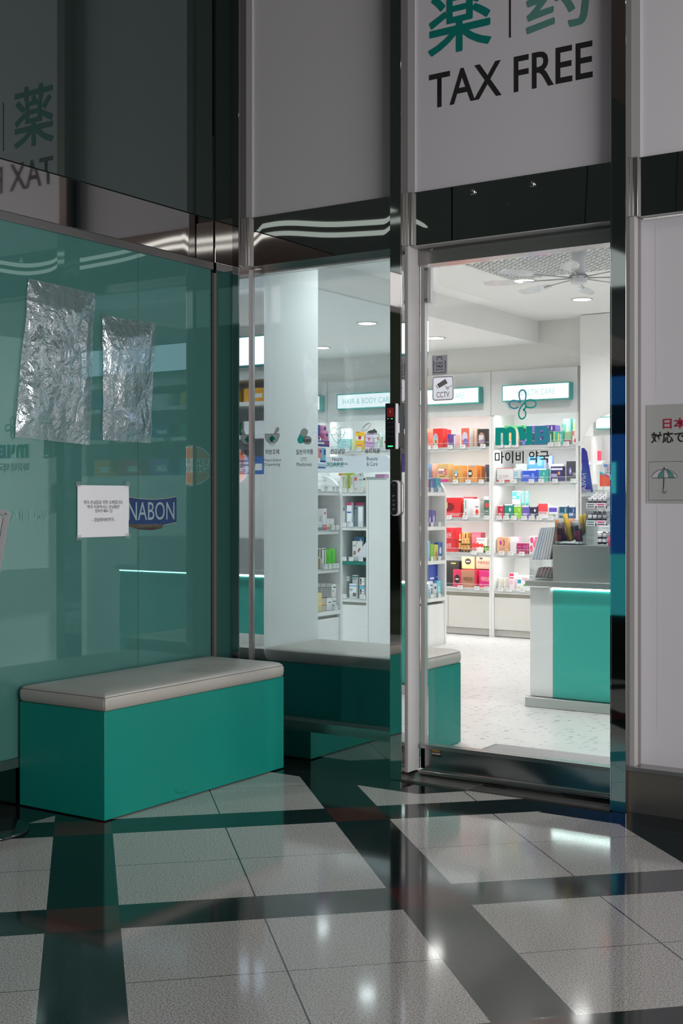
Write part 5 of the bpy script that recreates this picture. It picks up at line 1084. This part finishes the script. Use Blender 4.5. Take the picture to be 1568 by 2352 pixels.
def pouch(label, px0, px1, py0, py1, X, col, acc, group):
    ya_, yb_ = onX(px0, 1000, X)[0], onX(px1, 1000, X)[0]; pm = (px0+px1)/2; z1 = onX(pm, py0, X)[1]; z0 = onX(pm, py1, X)[1]
    bm = bmesh.new(); n = 8; G = {}
    for s in (1, -1):
        for i in range(n+1):
            for j in range(n+1):
                u, v = i/n, j/n; th = .008*(math.sin(PI*u)**.6*math.sin(PI*v)**.6 if 0 < u < 1 and 0 < v < 1 else 0)
                G[s, i, j] = bm.verts.new((X+s*(th+.0006), ya_+(yb_-ya_)*u, z0+(z1-z0)*v))
        for i in range(n):
            for j in range(n): f_ = bm.faces.new((G[s,i,j], G[s,i+1,j], G[s,i+1,j+1], G[s,i,j+1])); f_.smooth = True; f_.material_index = next((k+1 for k, q in enumerate(acc) if q[0] <= (i+.5)/n <= q[2] and q[1] <= (j+.5)/n <= q[3]), 0)
    return obj('pouch', bm, [cm(col)]+[cm(q[4]) for q in acc], label=label, category='pouch', group=group)
gp_ = 'hanging pouches on the rack'
for lb, a, b, c, d, dx, col, acc in (
 ('blue hanging pouch at the pillar edge, top of the rack', 728, 735, 976, 1010, .0, (50,60,170), ((.2,.1,.8,.3,(230,120,90)),)),
 ('pink hanging pouch with a white hole, top right of the rack', 735, 749, 977, 1006, -.03, (228,150,190), ((.5,.6,.9,.85,(60,70,160)),)),
 ('pink hanging pouch with a blue badge, in front of the upper pink one', 737, 754, 990, 1014, .0, (226,140,180), ((.55,.5,.9,.8,(40,60,150)),(.0,.2,.3,.7,(210,50,120)))),
 ('blue strip card with a white tube below the pink pouches', 729, 756, 1012, 1026, .0, (60,60,150), ((.0,.4,.5,.8,(225,230,240)),(.55,.3,.95,.8,(160,60,100)))),
 ('coral hanging pouch in the lower row of the rack', 729, 738, 1027, 1052, .01, (235,150,150), ((.4,.5,.9,.8,(60,70,160)),)),
 ('aqua hanging pouch with a blue badge in the lower row', 735, 748, 1028, 1062, -.01, (140,205,225), ((.55,.55,.95,.85,(30,70,160)),(0,0,1,.12,(60,70,150)))),
 ('white and blue tube card at the bottom of the rack', 730, 747, 1062, 1076, .0, (205,220,235), ((0,0,1,.3,(60,75,160)),))):
    pouch(lb, a, b, c, d, XR+.015+dx, col, acc, gp_)

# ================================================================== COUNTER
YC = 1.955; xc0 = onY(1215, 1500, YC)[0]; xct = onY(1268, 1500, YC)[0]; XC1 = 2.45; ZC = .725
t = thing('counter', 'teal and white counter with steel top and a glowing light strip', 'counter', (2.2, YC+.3, .018))
box('base', xc0+.01, XC1, YC+.025, YC+.55, .018, ZC-.055, white, t)
box('end_panel', xc0, xct-.002, YC+.012, YC+.024, .075, ZC-.04, mat('glass_white', (.80, .83, .83), .12), t)
box('front_panel', xct, XC1, YC+.008, YC+.024, .075, ZC-.045, mat('counter_teal_lit', (.045, .43, .36), .4), t, .002)  # teal lightened: glow of the light strip is put into the colour
box('light_strip', xct-.005, XC1, YC+.004, YC+.012, ZC-.046, ZC-.038, emis('strip_glow', (.85, 1, .97), 22), t)
box('worktop', onY(1205, 1340, YC-.04)[0], XC1, YC-.04, YC+.60, ZC-.032, ZC, brushed, t, .002)
box('kick_plate', onY(1205, 1620, YC-.03)[0], XC1, YC-.03, YC+.024, .019, .073, brushed, t, .002)
# steel box on the counter
YX = YC+.02; xb0 = onY(1268.5, 1300, YX)[0]; zb1 = onY(1280, 1251.5, YX)[1]
box('steel_riser', xb0, XC1-.15, YX, YX+.26, ZC, zb1, brushed, bev=.002, label='brushed steel box riser standing on the counter top', category='riser')
acr = glassy('acrylic_edge', (.90, .93, .93), .10)
def open_box(bm, x0, x1, y0, y1, z0, z1, th=.003, front=1.0):
    bm_box(bm, x0, x1, y0, y1, z0, z0+th); bm_box(bm, x0, x0+th, y0, y1, z0, z1); bm_box(bm, x1-th, x1, y0, y1, z0, z1)
    bm_box(bm, x0, x1, y1-th, y1, z0, z1); bm_box(bm, x0, x1, y0, y0+th, z0, z0+(z1-z0)*front)
# acrylic bag holder with grey paper bags
YH = YC+.06; hx = lambda px: onY(px, 1250, YH)[0]; hz = lambda py: onY(1240, py, YH)[1]
t = thing('bag_holder', 'clear acrylic holder with a hand slot, left of the steel riser on the counter', 'holder', (hx(1245), YH, ZC))
bm = bmesh.new(); open_box(bm, hx(1216), hx(1267), YH, YH+.16, ZC+.002, hz(1285), .003, .5); obj('body', bm, acr, t)
bm = bmesh.new(); bm_ribbon(bm, fp(smooth_pts([(1234, 1291), (1233, 1295), (1238, 1297), (1245, 1297), (1250, 1294), (1248, 1289), (1240, 1288)], 3, True), YH-.001), .0022, 'F', YH-.001, .001, closed=True); obj('hand_slot', bm, mat('slot_edge', (.45, .47, .46), .4), t)
bm = bmesh.new()
for q in ([(1216, 1330), (1216.5, 1286), (1212, 1275), (1213, 1245), (1218, 1236)], [(1216, 1330), (1224, 1334), (1267, 1335)]): bm_ribbon(bm, fp(smooth_pts(q, 4), YH-.002), .0022, 'F', YH-.002, .001)
obj('edge_outline', bm, mat('slot_edge', (.45, .47, .46), .4), t)
gb = mat('grey_bag', (.62, .64, .67), .45); gbl = mat('grey_blue_bag', (.52, .60, .70), .4)
for i in range(7):
    q0 = 1219+i*6.3; q1 = 1239+i*5.2; bm = bmesh.new()
    prof = [onY(q0, 1285, YH+.01), onY(q0+6.1, 1285, YH+.01), onY(q1+5.0, 1212-i*.3, YH+.01), onY(q1, 1214-i*.3, YH+.01)]
    A = [bm.verts.new((u, YH+.01, v)) for u, v in prof]; B = [bm.verts.new((u, YH+.12, v)) for u, v in prof]
    bm.faces.new(A); bm.faces.new(B[::-1])
    for k in range(4): bm.faces.new((A[k], A[(k+1) % 4], B[(k+1) % 4], B[k]))
    bmesh.ops.bevel(bm, geom=list(bm.edges), offset=.003, segments=2, affect='EDGES')
    obj('paper_bag', bm, gbl if i in (1, 2) else gb, label='folded grey paper bag slanting in the acrylic holder, %s from the left' % ('first', 'second', 'third', 'fourth', 'fifth', 'sixth', 'last')[i], category='bag', group='grey bags in the holder')
pk = mat('mauve_pouch', (.36, .25, .27), .4)
for i in range(5):
    a = 1226+i*7.9; bm = bmesh.new(); y = YH+.025
    bm_box(bm, 0, .0195, 0, .10, 0, .062, 0, .009, 3)
    bmesh.ops.transform(bm, matrix=Matrix.Translation((onY(a, 1320, y)[0], y, ZC+.006)) @ Matrix.Shear('XY', 4, (0, 0)) @ Matrix(((1, 0, .35, 0), (0, 1, 0, 0), (0, 0, 1, 0), (0, 0, 0, 1))), verts=bm.verts)
    obj('round_pouch', bm, pk, label='puffy mauve-grey pouch lying in the bottom of the holder, %s from the left' % ('first', 'second', 'third', 'fourth', 'last')[i], category='pouch', group='mauve pouches in the holder')
# sachet box on the riser
YK = YX+.03; kx = lambda px: onY(px, 1200, YK)[0]; kz = lambda py: onY(1300, py, YK)[1]
zR = zb1
t = thing('sachet_box', 'clear acrylic box full of sachets on the steel riser', 'holder', (kx(1308), YK, zR))
bm = bmesh.new(); open_box(bm, kx(1274), kx(1344), YK, YK+.12, zR+.004, kz(1195), .0025, .9); obj('body', bm, acr, t)
bm = bmesh.new(); bm_box(bm, kx(1278), kx(1336), YK-.01, YK+.1, zR, zR+.004); obj('base_mat', bm, black, t)
def stick(label, px0, py0, px1, py1, w_, Y, cols, nm='sachet'):
    a = Vector((onY(px0, py0, Y)[0], Y, onY(px0, py0, Y)[1])); b = Vector((onY(px1, py1, Y)[0], Y, onY(px1, py1, Y)[1])); d = (b-a); s = Vector((d.z, 0, -d.x)).normalized()*w_/2
    bm = bmesh.new(); n = len(cols)*3; G = []
    for i in range(n+1):
        p = a+d*i/n; th = .006*math.sin(PI*min(1, max(0, (i+.3)/(n+.6))))
        G.append([bm.verts.new(p-s), bm.verts.new(p+Vector((0, -th, 0))), bm.verts.new(p+s), bm.verts.new(p+Vector((0, th, 0)))])
    for i in range(n):
        for k in range(4): f_ = bm.faces.new((G[i][k], G[i][(k+1) % 4], G[i+1][(k+1) % 4], G[i+1][k])); f_.smooth = True; f_.material_index = i//3
    bm.faces.new(G[0][::-1]); bm.faces.new(G[-1])
    return obj(nm, bm, [cm(c, .3) for c in cols], label=label, category='sachet', group='sachets in the acrylic box')
for i, a in enumerate((
 ('orange and red stick sachet at the left of the acrylic box',1281,1243,1278,1194,.022,.02,((205,60,60),(120,60,60),(232,140,60))),
 ('silver and plum stick sachet in the acrylic box',1286,1244,1286,1198,.026,.012,((150,70,80),(90,60,65),(150,152,158))),
 ('dark plum stick sachet behind the silver one',1293,1243,1291,1199,.024,.05,((90,50,55),(120,60,70),(150,100,100))),
 ('red and amber stick sachet at the centre left of the box',1302,1243,1296,1205,.022,.06,((225,90,60),(190,150,90),(205,200,190))),
 ('long yellow stick sachet leaning left in the acrylic box',1312,1243,1296,1180,.030,.02,((215,175,30),(225,185,40),(232,190,60),(225,190,70))),
 ('orange stick sachet with a green band behind the yellow one',1318,1240,1313,1192,.026,.07,((150,60,60),(60,70,50),(235,150,70))),
 ('silver and crimson stick sachet leaning in front',1329,1243,1318,1196,.034,.01,((150,40,80),(160,60,90),(60,70,68),(165,168,172))),
 ('dull red stick sachet behind the silver and crimson one',1333,1244,1328,1200,.028,.05,((120,45,60),(150,60,75),(200,180,170))),
 ('olive yellow stick sachet at the right of the acrylic box',1337,1230,1334,1182,.026,.06,((190,175,90),(205,185,70),(215,185,60))),
 ('mustard stick sachet at the far right of the acrylic box',1343,1225,1345,1180,.022,.07,((180,150,60),(215,180,60),(220,180,70))))):
    stick(a[0], a[1], a[2], a[3], a[4], a[5], YK+a[6], a[7])
# tiered rack of small bottles
YN = YX+.03; nx_ = lambda px: onY(px, 1200, YN)[0]; nz = lambda py: onY(1370, py, YN)[1]
t = thing('bottle_rack', 'clear tiered acrylic rack of small bottles on the steel riser', 'rack', (nx_(1375), YN, zR))
tiers = [(nz(1168), 1346, 4, .02), (nz(1208), 1345, 4, .01), (zR+.006, 1364, 2, 0)]
bm = bmesh.new(); x0, x1 = nx_(1345), nx_(1393)
bm_box(bm, x0, x0+.003, YN, YN+.18, zR+.001, nz(1130)); bm_box(bm, x1, x1+.003, YN, YN+.18, zR+.001, nz(1130)); bm_box(bm, x0, x1, YN+.18, YN+.183, zR+.001, nz(1130))
obj('body', bm, acr, t)
for z, _, _, _ in tiers: box('tray', x0, x1, YN-.004, YN+.18, z-.004, z-.001, acr, t)
tt = [('연고', (60,140,120)), ('피로', (215,60,120))]
for k, (z, _, _, _) in enumerate(tiers[:2]):
    for j in range(2):
        a = x0+.003+j*(x1-x0)/2; wd = (x1-x0)/2-.006; c = (120,120,110) if (k == 0 and j == 0) else tt[0][1] if j == 0 else tt[1][1]
        bm = bmesh.new(); za = z-.002; bm_poly(bm, [(a, za), (a+wd, za), (a+wd, za+.034), (a, za+.034)], 'F', YN-.006, 0, 0)
        bm_ribbon(bm, [(a+.001, za+.001), (a+wd-.001, za+.001), (a+wd-.001, za+.033), (a+.001, za+.033)], .0015, 'F', YN-.006, .0006, 1, True)
        for q in range(2): bm_poly(bm, [(a+.006, za+.020-.012*q), (a+wd-.008, za+.020-.012*q), (a+wd-.008, za+.026-.012*q), (a+.006, za+.026-.012*q)], 'F', YN-.006, .0006, 2 if q else 1)
        obj('label_card', bm, [paperm, cm(c), greyt], t)
cap = mat('white_cap', (.80, .80, .82), .35); capg = mat('grey_cap', (.45, .45, .47), .35)
def bottle(x, y, z, cm_, label, nm_=None):
    h = .060; r = .0125; bm = bmesh.new()
    bm_lathe(bm, x, y, [(r*.95, z), (r, z+.002), (r, z+.012), (r, z+.030), (r, z+.036), (r*.8, z+.039), (r*.92, z+.040), (r*.92, z+.055), (r*.85, z+.059)], 14, [0, 0, 1, 0, 0, 2, 2, 2])
    return obj('small_bottle', bm, [mat('dark_glass', (.015, .02, .018), .12), paperm, cm_], label=label, category='bottle', group='small bottles on the tiered rack')
rowm = ('front', 'second', 'third', 'back'); colm = ('leftmost', 'second', 'third', 'rightmost')
for k, nmr in ((0, 'top'), (1, 'middle')):
    for r_ in range(4 if k == 0 else 3):
        for c_ in range(4):
            x = x0+.017+c_*.0285; y = YN+.018+r_*.034
            bottle(x, y, tiers[k][0]+.001+r_*.010, cap if (k == 0 or (c_ < 2 and r_ == 0)) else capg, 'small dark bottle with pale cap on the %s tier, %s row, %s' % (nmr, rowm[r_], colm[c_]))
for c_ in range(2):
    for r_ in range(3): bottle(x0+.017+(c_+2)*.0285, YN+.018+r_*.034, zR+.007+r_*.004, cap if r_ == 0 else capg, 'small dark bottle with white cap on the bottom tier, %s row, %s' % (rowm[r_], ('left', 'right')[c_]))
bm = bmesh.new(); bm_cyl(bm, (onY(1401, 1245, YN-.02)[0], YN-.02, zR+.001), (onY(1401, 1245, YN-.02)[0], YN-.02, zR+.05), .012, .010); bm_cyl(bm, (onY(1401, 1245, YN-.02)[0], YN-.02, zR+.05), (onY(1401, 1245, YN-.02)[0], YN-.02, zR+.062), .004)
obj('dropper_bottle', bm, cm((215, 50, 80)), label='small crimson dropper bottle on the riser at the edge of the post', category='bottle')
# card sign over the rack
YV = YN+.10; vx = lambda px: onY(px, 1100, YV)[0]; vz = lambda py: onY(1390, py, YV)[1]
t = thing('card_sign', 'white and orange card sign with Korean writing above the bottle rack', 'card sign', (vx(1390), YV, vz(1118)))
x0, x1, z0, z1 = vx(1377), vx(1377)+.165, vz(1117), vz(1058)
bm = bmesh.new(); pts = [(x0, z0), (x1, z0), (x1, z1)]+arc(x0+.045, z1-.045, .045, .045, 90, 180, 8)
bm_poly(bm, pts, 'F', YV, 0); obj('board', bm, mat('card_white', (.72, .71, .72), .4), t)
bm = bmesh.new(); bm_poly(bm, [(x0, z0), (x1, z0), (x1, z0+.030)]+[(x0+(x1-x0)*u, z0+.030+.045*(1-u)**2) for u in (.8, .6, .4, .2, 0)], 'F', YV, .0006); obj('orange_base', bm, cm((232, 95, 60)), t)
for i, c in enumerate(((70, 180, 200), (215, 50, 110), (90, 190, 160), (210, 60, 110), (70, 175, 200), (50, 150, 150))):
    u = i/6; za = z0+.031+.045*(1-u)**2; zb_ = z0+.031+.045*(1-u-1/6)**2; xa, xb_ = x0+(x1-x0)*u, x0+(x1-x0)*(u+1/6)
    bm = bmesh.new(); bm_poly(bm, [(xa, za-.004), (xb_, zb_-.004), (xb_, zb_+.008), (xa, za+.008)], 'F', YV, .0012); obj('colour_stripe', bm, cm(c), t)
for s, a, b, c, d, col in (('고함량', .30, .55, 1.0-.14-.06, .80+.04, (70,70,75)), ('비타민D', .24, .66, .70, .77, (215,90,90)), ('내게 딱 맞는', .20, .90, .60, .68, (50,50,55)), ('건강한 하루', .18, .90, .48, .56, (50,50,55))):
    text('lettering', s, 'F', YV, x0+a*(x1-x0), x0+b*(x1-x0), z0+min(c, d)*(z1-z0), z0+max(c, d)*(z1-z0)+.003, cm(col), t, .01)
bm = bmesh.new(); bm_poly(bm, arc(x0+.035, z1-.028, .014, .010, 0, 345, 16), 'F', YV, .0006); obj('blue_badge', bm, cm((110, 145, 205)), t)
bm = bmesh.new(); bm_box(bm, x0+.02, x0+.024, YV+.001, YV+.004, zR+.19, z0+.05); obj('support', bm, acr, t)
# ================================================================== DISPENSARY behind the counter (seen in the mirror surfaces)
YY = 2.75; xd = 1.16
t = thing('dispensary_cabinet', 'white dispensary cabinet with open shelves behind the counter, seen reflected in the door posts', 'cabinet', (2.5, YY+.2, .018))
box('lower_panel', xd, 3.9, YY, YY+.03, .018, 1.33, white, t); box('top_board', xd, 3.9, YY, YY+.35, 2.05, 2.12, white, t); box('back_panel', xd, 3.9, YY+.33, YY+.35, 1.33, 2.05, mat('grey_back', (.55, .55, .55), .5), t)
box('side_panel', xd-.02, xd, YY, YY+.35, .018, 2.12, white, t)
for z in (1.33, 1.62, 1.86): box('shelf', xd, 3.9, YY, YY+.33, z, z+.03, white, t)
text('lettering', '처방 접수', 'F', YY, 1.55, 1.95, 1.20, 1.27, blackt, t, .01); text('lettering', 'PRESCRIPTION', 'F', YY, 1.50, 2.02, 1.12, 1.165, greyt, t, .0)
lightbox(xd+.02, 3.85, 2.14, 2.36, YY-.06, None, 'long pale violet light box above the dispensary, seen reflected in the glass and posts', face=signv)
cols = [((240,205,40),'yellow'),((70,110,180),'blue'),((205,50,80),'crimson'),((235,235,240),'white'),((90,160,200),'sky blue'),((240,170,60),'orange'),((60,150,110),'green'),((150,110,190),'violet')]
for k, z in enumerate((1.36, 1.65, 1.89)):
    for i in range(8):
        c, cn = cols[(i*3+k*2) % 8]; x = xd+.06+i*.30; h = (.13, .10, .10)[k]
        bm = bmesh.new(); bm_box(bm, x, x+.19, YY+.03, YY+.15, z+.001, z+h, 0, .002); bm_poly(bm, [(x+.02, z+.03), (x+.12, z+.03), (x+.12, z+h*.6), (x+.02, z+h*.6)], 'F', YY+.03, .001, 1)
        obj('medicine_carton', bm, [cm(c), cm((232, 232, 234))], label='%s carton on the %s shelf of the dispensary, %s from its left end' % (cn, ('lowest', 'middle', 'top')[k], ('first', 'second', 'third', 'fourth', 'fifth', 'sixth', 'seventh', 'eighth')[i]), category='box', group='cartons in the dispensary')
# wall unit on the front inner wall, seen in the arched mirror
t = thing('wall_shelf', 'white shelf unit on the inner front wall, seen in the arched mirror', 'shelf unit', (-2.0, .4, .018))
for z in (.4, .8, 1.2, 1.6): box('shelf', -3.2, -.6, .225, .498, z, z+.03, whitel, t)
for z in (.8, 1.2, 1.6, 1.93): box('led_strip', -3.15, -2.05, .45, .475, z-.007, z-.002, ledw, t); box('led_strip', -1.96, -1.22, .45, .475, z-.007, z-.002, ledw, t)
box('divider', -2.02, -1.99, .225, .499, .018, 1.915, whitel, t); box('divider', -1.19, -1.16, .225, .499, .018, 1.915, whitel, t)
box('side_panel', -3.22, -3.2, .225, .5, .018, 2.3, whitel, t); box('side_panel', -.6, -.58, .225, .5, .018, 2.3, whitel, t); box('header_panel', -3.2, -.6, .48, .5, 1.92, 2.3, whitel, t)
lightbox(-1.94, -1.24, 1.995, 2.135, .57, None, 'lit sign with teal frame on the inner front wall, seen in the arched mirror', frame='B')
for i in range(5):
    c, cn = cols[(i*5) % 8]; box('medicine_carton', -2.95+i*.45, -2.87+i*.45, .3, .38, 1.631, 1.75, cm(c), bev=.002, label='%s carton on the inner front wall shelf, seen in the arched mirror' % cn, category='box', group='cartons on the inner front wall')
# ================================================================== CEILING things inside
xg, yg = onZ(1290, 590, 2.655)
t = thing('ceiling_grille', 'square white lattice air grille in the ceiling behind the fan', 'air grille', (xg+.1, yg+.35, 2.655))
g0x, g1x, g0y, g1y = .02, 1.25, 2.05, 3.10
box('frame', g0x-.02, g1x+.02, g0y-.02, g1y+.02, 2.652, 2.659, whitel, t)
box('opening', g0x, g1x, g0y, g1y, 2.650, 2.6515, mat('grille_shade', (.33, .33, .34), .8), t)
bm = bmesh.new(); n = 24
for i in range(n+1):
    x = g0x+(g1x-g0x)*i/n; bm_box(bm, x-.008, x+.008, g0y, g1y, 2.638, 2.650)
for i in range(int(n*.85)+1):
    y = g0y+(g1y-g0y)*i/(n*.85); bm_box(bm, g0x, g1x, y-.008, y+.008, 2.638, 2.650)
obj('lattice', bm, whitel, t)
fx, fy = onZ(1328, 652, 2.42)
t = thing('ceiling_fan', 'white ceiling fan with eight thin arms and clear blades', 'ceiling fan', (fx, fy, 2.65))
bm = bmesh.new(); bm_cyl(bm, (fx, fy, 2.64), (fx, fy, 2.47), .038, .042, 24); obj('stem', bm, mat('fan_pale', (.66, .66, .69), .3), t)
bm = bmesh.new(); bm_lathe(bm, fx, fy, [(.045, 2.47), (.052, 2.46), (.052, 2.435), (.044, 2.425), (.03, 2.42)][::-1], 24); obj('motor', bm, mat('fan_pale', (.66, .66, .69), .3), t)
bm = bmesh.new(); bm_cyl(bm, (fx, fy, 2.463), (fx, fy, 2.468), .0535, n=24); obj('ring', bm, satind, t)
for k in range(8):
    a = 2*PI*k/8+.3; c_, s_ = math.cos(a), math.sin(a)
    bm = bmesh.new(); bm_tube(bm, [(fx+c_*.05, fy+s_*.05, 2.452), (fx+c_*.32, fy+s_*.32, 2.446)], .0035); arm = obj('arm', bm, satin, t)
    bm = bmesh.new(); pts = []
    for r_, w_ in ((.26, .012), (.32, .035), (.42, .05), (.50, .045), (.55, .02)): pts.append((r_, w_))
    L_ = [bm.verts.new((fx+c_*r_-s_*w_, fy+s_*r_+c_*w_, 2.452)) for r_, w_ in pts]; R_ = [bm.verts.new((fx+c_*r_+s_*w_, fy+s_*r_-c_*w_, 2.440)) for r_, w_ in pts]
    for i in range(4): bm.faces.new((L_[i], L_[i+1], R_[i+1], R_[i]))
    ext = bmesh.ops.extrude_face_region(bm, geom=list(bm.faces)); bmesh.ops.translate(bm, verts=[v for v in ext['geom'] if isinstance(v, bmesh.types.BMVert)], vec=(0, 0, .003))
    obj('blade', bm, glassy('frosted_blade', (.95, .95, .96), .03, .1, (.9, .9, .92), .25), t)
# door mat inside
q = [onZ(1083, 1722, .03), onZ(1140, 1704, .03)]
bm = bmesh.new(); mx0, mx1, my0, my1 = onZ(1090, 1722, .03)[0], 2.15, .30, onZ(1145, 1706, .03)[1]
bm_box(bm, mx0+.03, mx1, my0, my1-.02, .019, .030, 0, .003)
t = thing('door_mat', 'grey pile door mat with a rubber edge on the white floor inside the door', 'mat', ((mx0+mx1)/2, (my0+my1)/2, .018))
obj('pile', bm, mat('grey_carpet', (.36, .355, .36), .95, noise=.6, nscale=420, bump=.004, bscale=420), t)
bm = bmesh.new(); bm_box(bm, mx0, mx1+.02, my0-.02, my1, .0185, .024, 0, .002); obj('rubber_edge', bm, mat('grey_rubber', (.17, .17, .17), .6), t)

# ================================================================== PASSAGE lights and signs (strips and signs show in the polished metal; round spots are added)
def strip(pts, wd, name, label):
    bm = bmesh.new(); P2 = smooth_pts(pts, 10); A = []; 
    for i, p in enumerate(P2):
        a = Vector(P2[max(0, i-1)]); b = Vector(P2[min(len(P2)-1, i+1)]); d = (b-a).normalized(); n_ = Vector((-d.y, d.x))*wd/2
        A.append([bm.verts.new((p[0]+n_.x, p[1]+n_.y, z)) for z in (4.335, 4.348)]+[bm.verts.new((p[0]-n_.x, p[1]-n_.y, z)) for z in (4.348, 4.335)])
    for i in range(len(A)-1):
        for k in range(4): bm.faces.new((A[i][k], A[i][(k+1) % 4], A[i+1][(k+1) % 4], A[i+1][k]))
    return obj(name, bm, emis('ceiling_strip_glow', (1, .98, .93), 2.6), label=label, category='ceiling light')
strip([(3.45, -7.27), (4, -7.3), (6, -7.35), (8, -7.1), (11.5, -6.3)], .17, 'light_strip', 'long curved light strip in the passage ceiling, nearer one, seen only as a reflection')
strip([(3.45, -7.72), (4, -7.75), (6, -7.8), (8, -7.55), (11.5, -6.8)], .17, 'light_strip', 'long curved light strip in the passage ceiling, farther one, seen only as a reflection')
def spot(x, y, lb):  # round lamps added as fill at arbitrary places in the ceiling
    t = thing('passage_fill', lb, 'ceiling light', (x, y, 4.35), 'small round passage lights')
    bm = bmesh.new(); bm_cyl(bm, (x, y, 4.35), (x, y, 4.335), .06, n=24); obj('rim', bm, satin, t)
    a = area('passage_fill_lamp', (x, y, 4.33), (0, 0, 0), .09, .09, CEIL_W, (1, .98, .95), True); a.parent = t; a.matrix_parent_inverse = Matrix.Translation(-Vector(t.location))
for i, (x, y) in enumerate(((2.4, -2.2), (4.4, -1.6), (2.6, -5.0), (5.8, -3.8), (4.4, -6.2), (7.6, -1.8))): spot(x, y, 'small round light in the passage ceiling, %s' % ('nearest the corner', 'in front of the door', 'above the left wall side', 'right of the viewpoint', 'behind the viewpoint', 'far right')[i])
# blue lit kiosk behind the viewpoint
kx0, ky0 = 0.12, -3.30
t = thing('kiosk_sign', 'blue and turquoise lit advertising panel standing behind the viewpoint, seen in the right post', 'sign', (kx0+.4, ky0, 0))
box('cabinet', kx0, kx0+.85, ky0-.25, ky0-.02, 0, 2.05, black, t)
K = [(.42, .82, (.03, .30, .33)), (.82, 1.60, (.010, .065, .24)), (1.62, 1.80, (.003, .01, .02)), (1.80, 1.98, (.01, .07, .22))]
for i, (a, b, c) in enumerate(K): box('poster', kx0+.02, kx0+.83, ky0-.02, ky0-.01, a, b, emis('poster_%d' % i, c, .9), t)
text('lettering', 'HA', 'B', ky0-.01, kx0+.05, kx0+.55, 1.22, 1.42, emis('poster_letter', (.05, .45, .50), 1.2), t)
# burger shop sign, seen twice reflected at the left of the first post
T_ = 15.0; r = ray(441, 1070); V0 = CAM+r*T_; Rx, Ry = -V0.x, -V0.y
t = thing('burger_sign', 'round orange and white burger shop sign, seen reflected in the teal glass', 'sign', (Rx, Ry, V0.z))
dirv = Vector((r.x, r.y, 0)).normalized()        # viewer looks back along -r from the corner; the sign faces the corner
side = Vector((-dirv.y, dirv.x, 0))
def spoly(nm, pts, off, m_):
    bm = bmesh.new(); vs = [bm.verts.new(Vector((Rx, Ry, V0.z))+side*u+Vector((0, 0, v))+dirv*off) for u, v in pts]; f = bm.faces.new(vs); bmesh.ops.triangulate(bm, faces=[f]); return obj(nm, bm, m_, t)
RS = .22
oo = emis('burger_orange', (.75, .16, .04), 9); wwm = emis('burger_white', (.9, .85, .82), 8)
bm = bmesh.new(); bm_cyl(bm, Vector((Rx, Ry, V0.z))-dirv*.08, Vector((Rx, Ry, V0.z))-dirv*.001, RS+.012, n=32); obj('housing', bm, wwm, t)
spoly('bun', [(RS*math.cos(a), RS*math.sin(a)) for a in [PI*(.12+.76*i/12) for i in range(13)]], .003, oo)
spoly('bun', [(RS*math.cos(a), RS*math.sin(a)) for a in [PI*(1.12+.76*i/12) for i in range(13)]], .003, oo)
for s, v0, v1 in (('BURGER', .005, .075), ('KING', -.075, -.005)):
    tx = text('lettering', s, 'F', 0, -.19, .19, v0, v1, emis('burger_red', (.5, .02, .03), 6), t, .02)
    for v in tx.data.vertices: u, z = v.co.x, v.co.z; v.co = Vector((Rx, Ry, V0.z))+side*u+Vector((0, 0, z))+dirv*.005
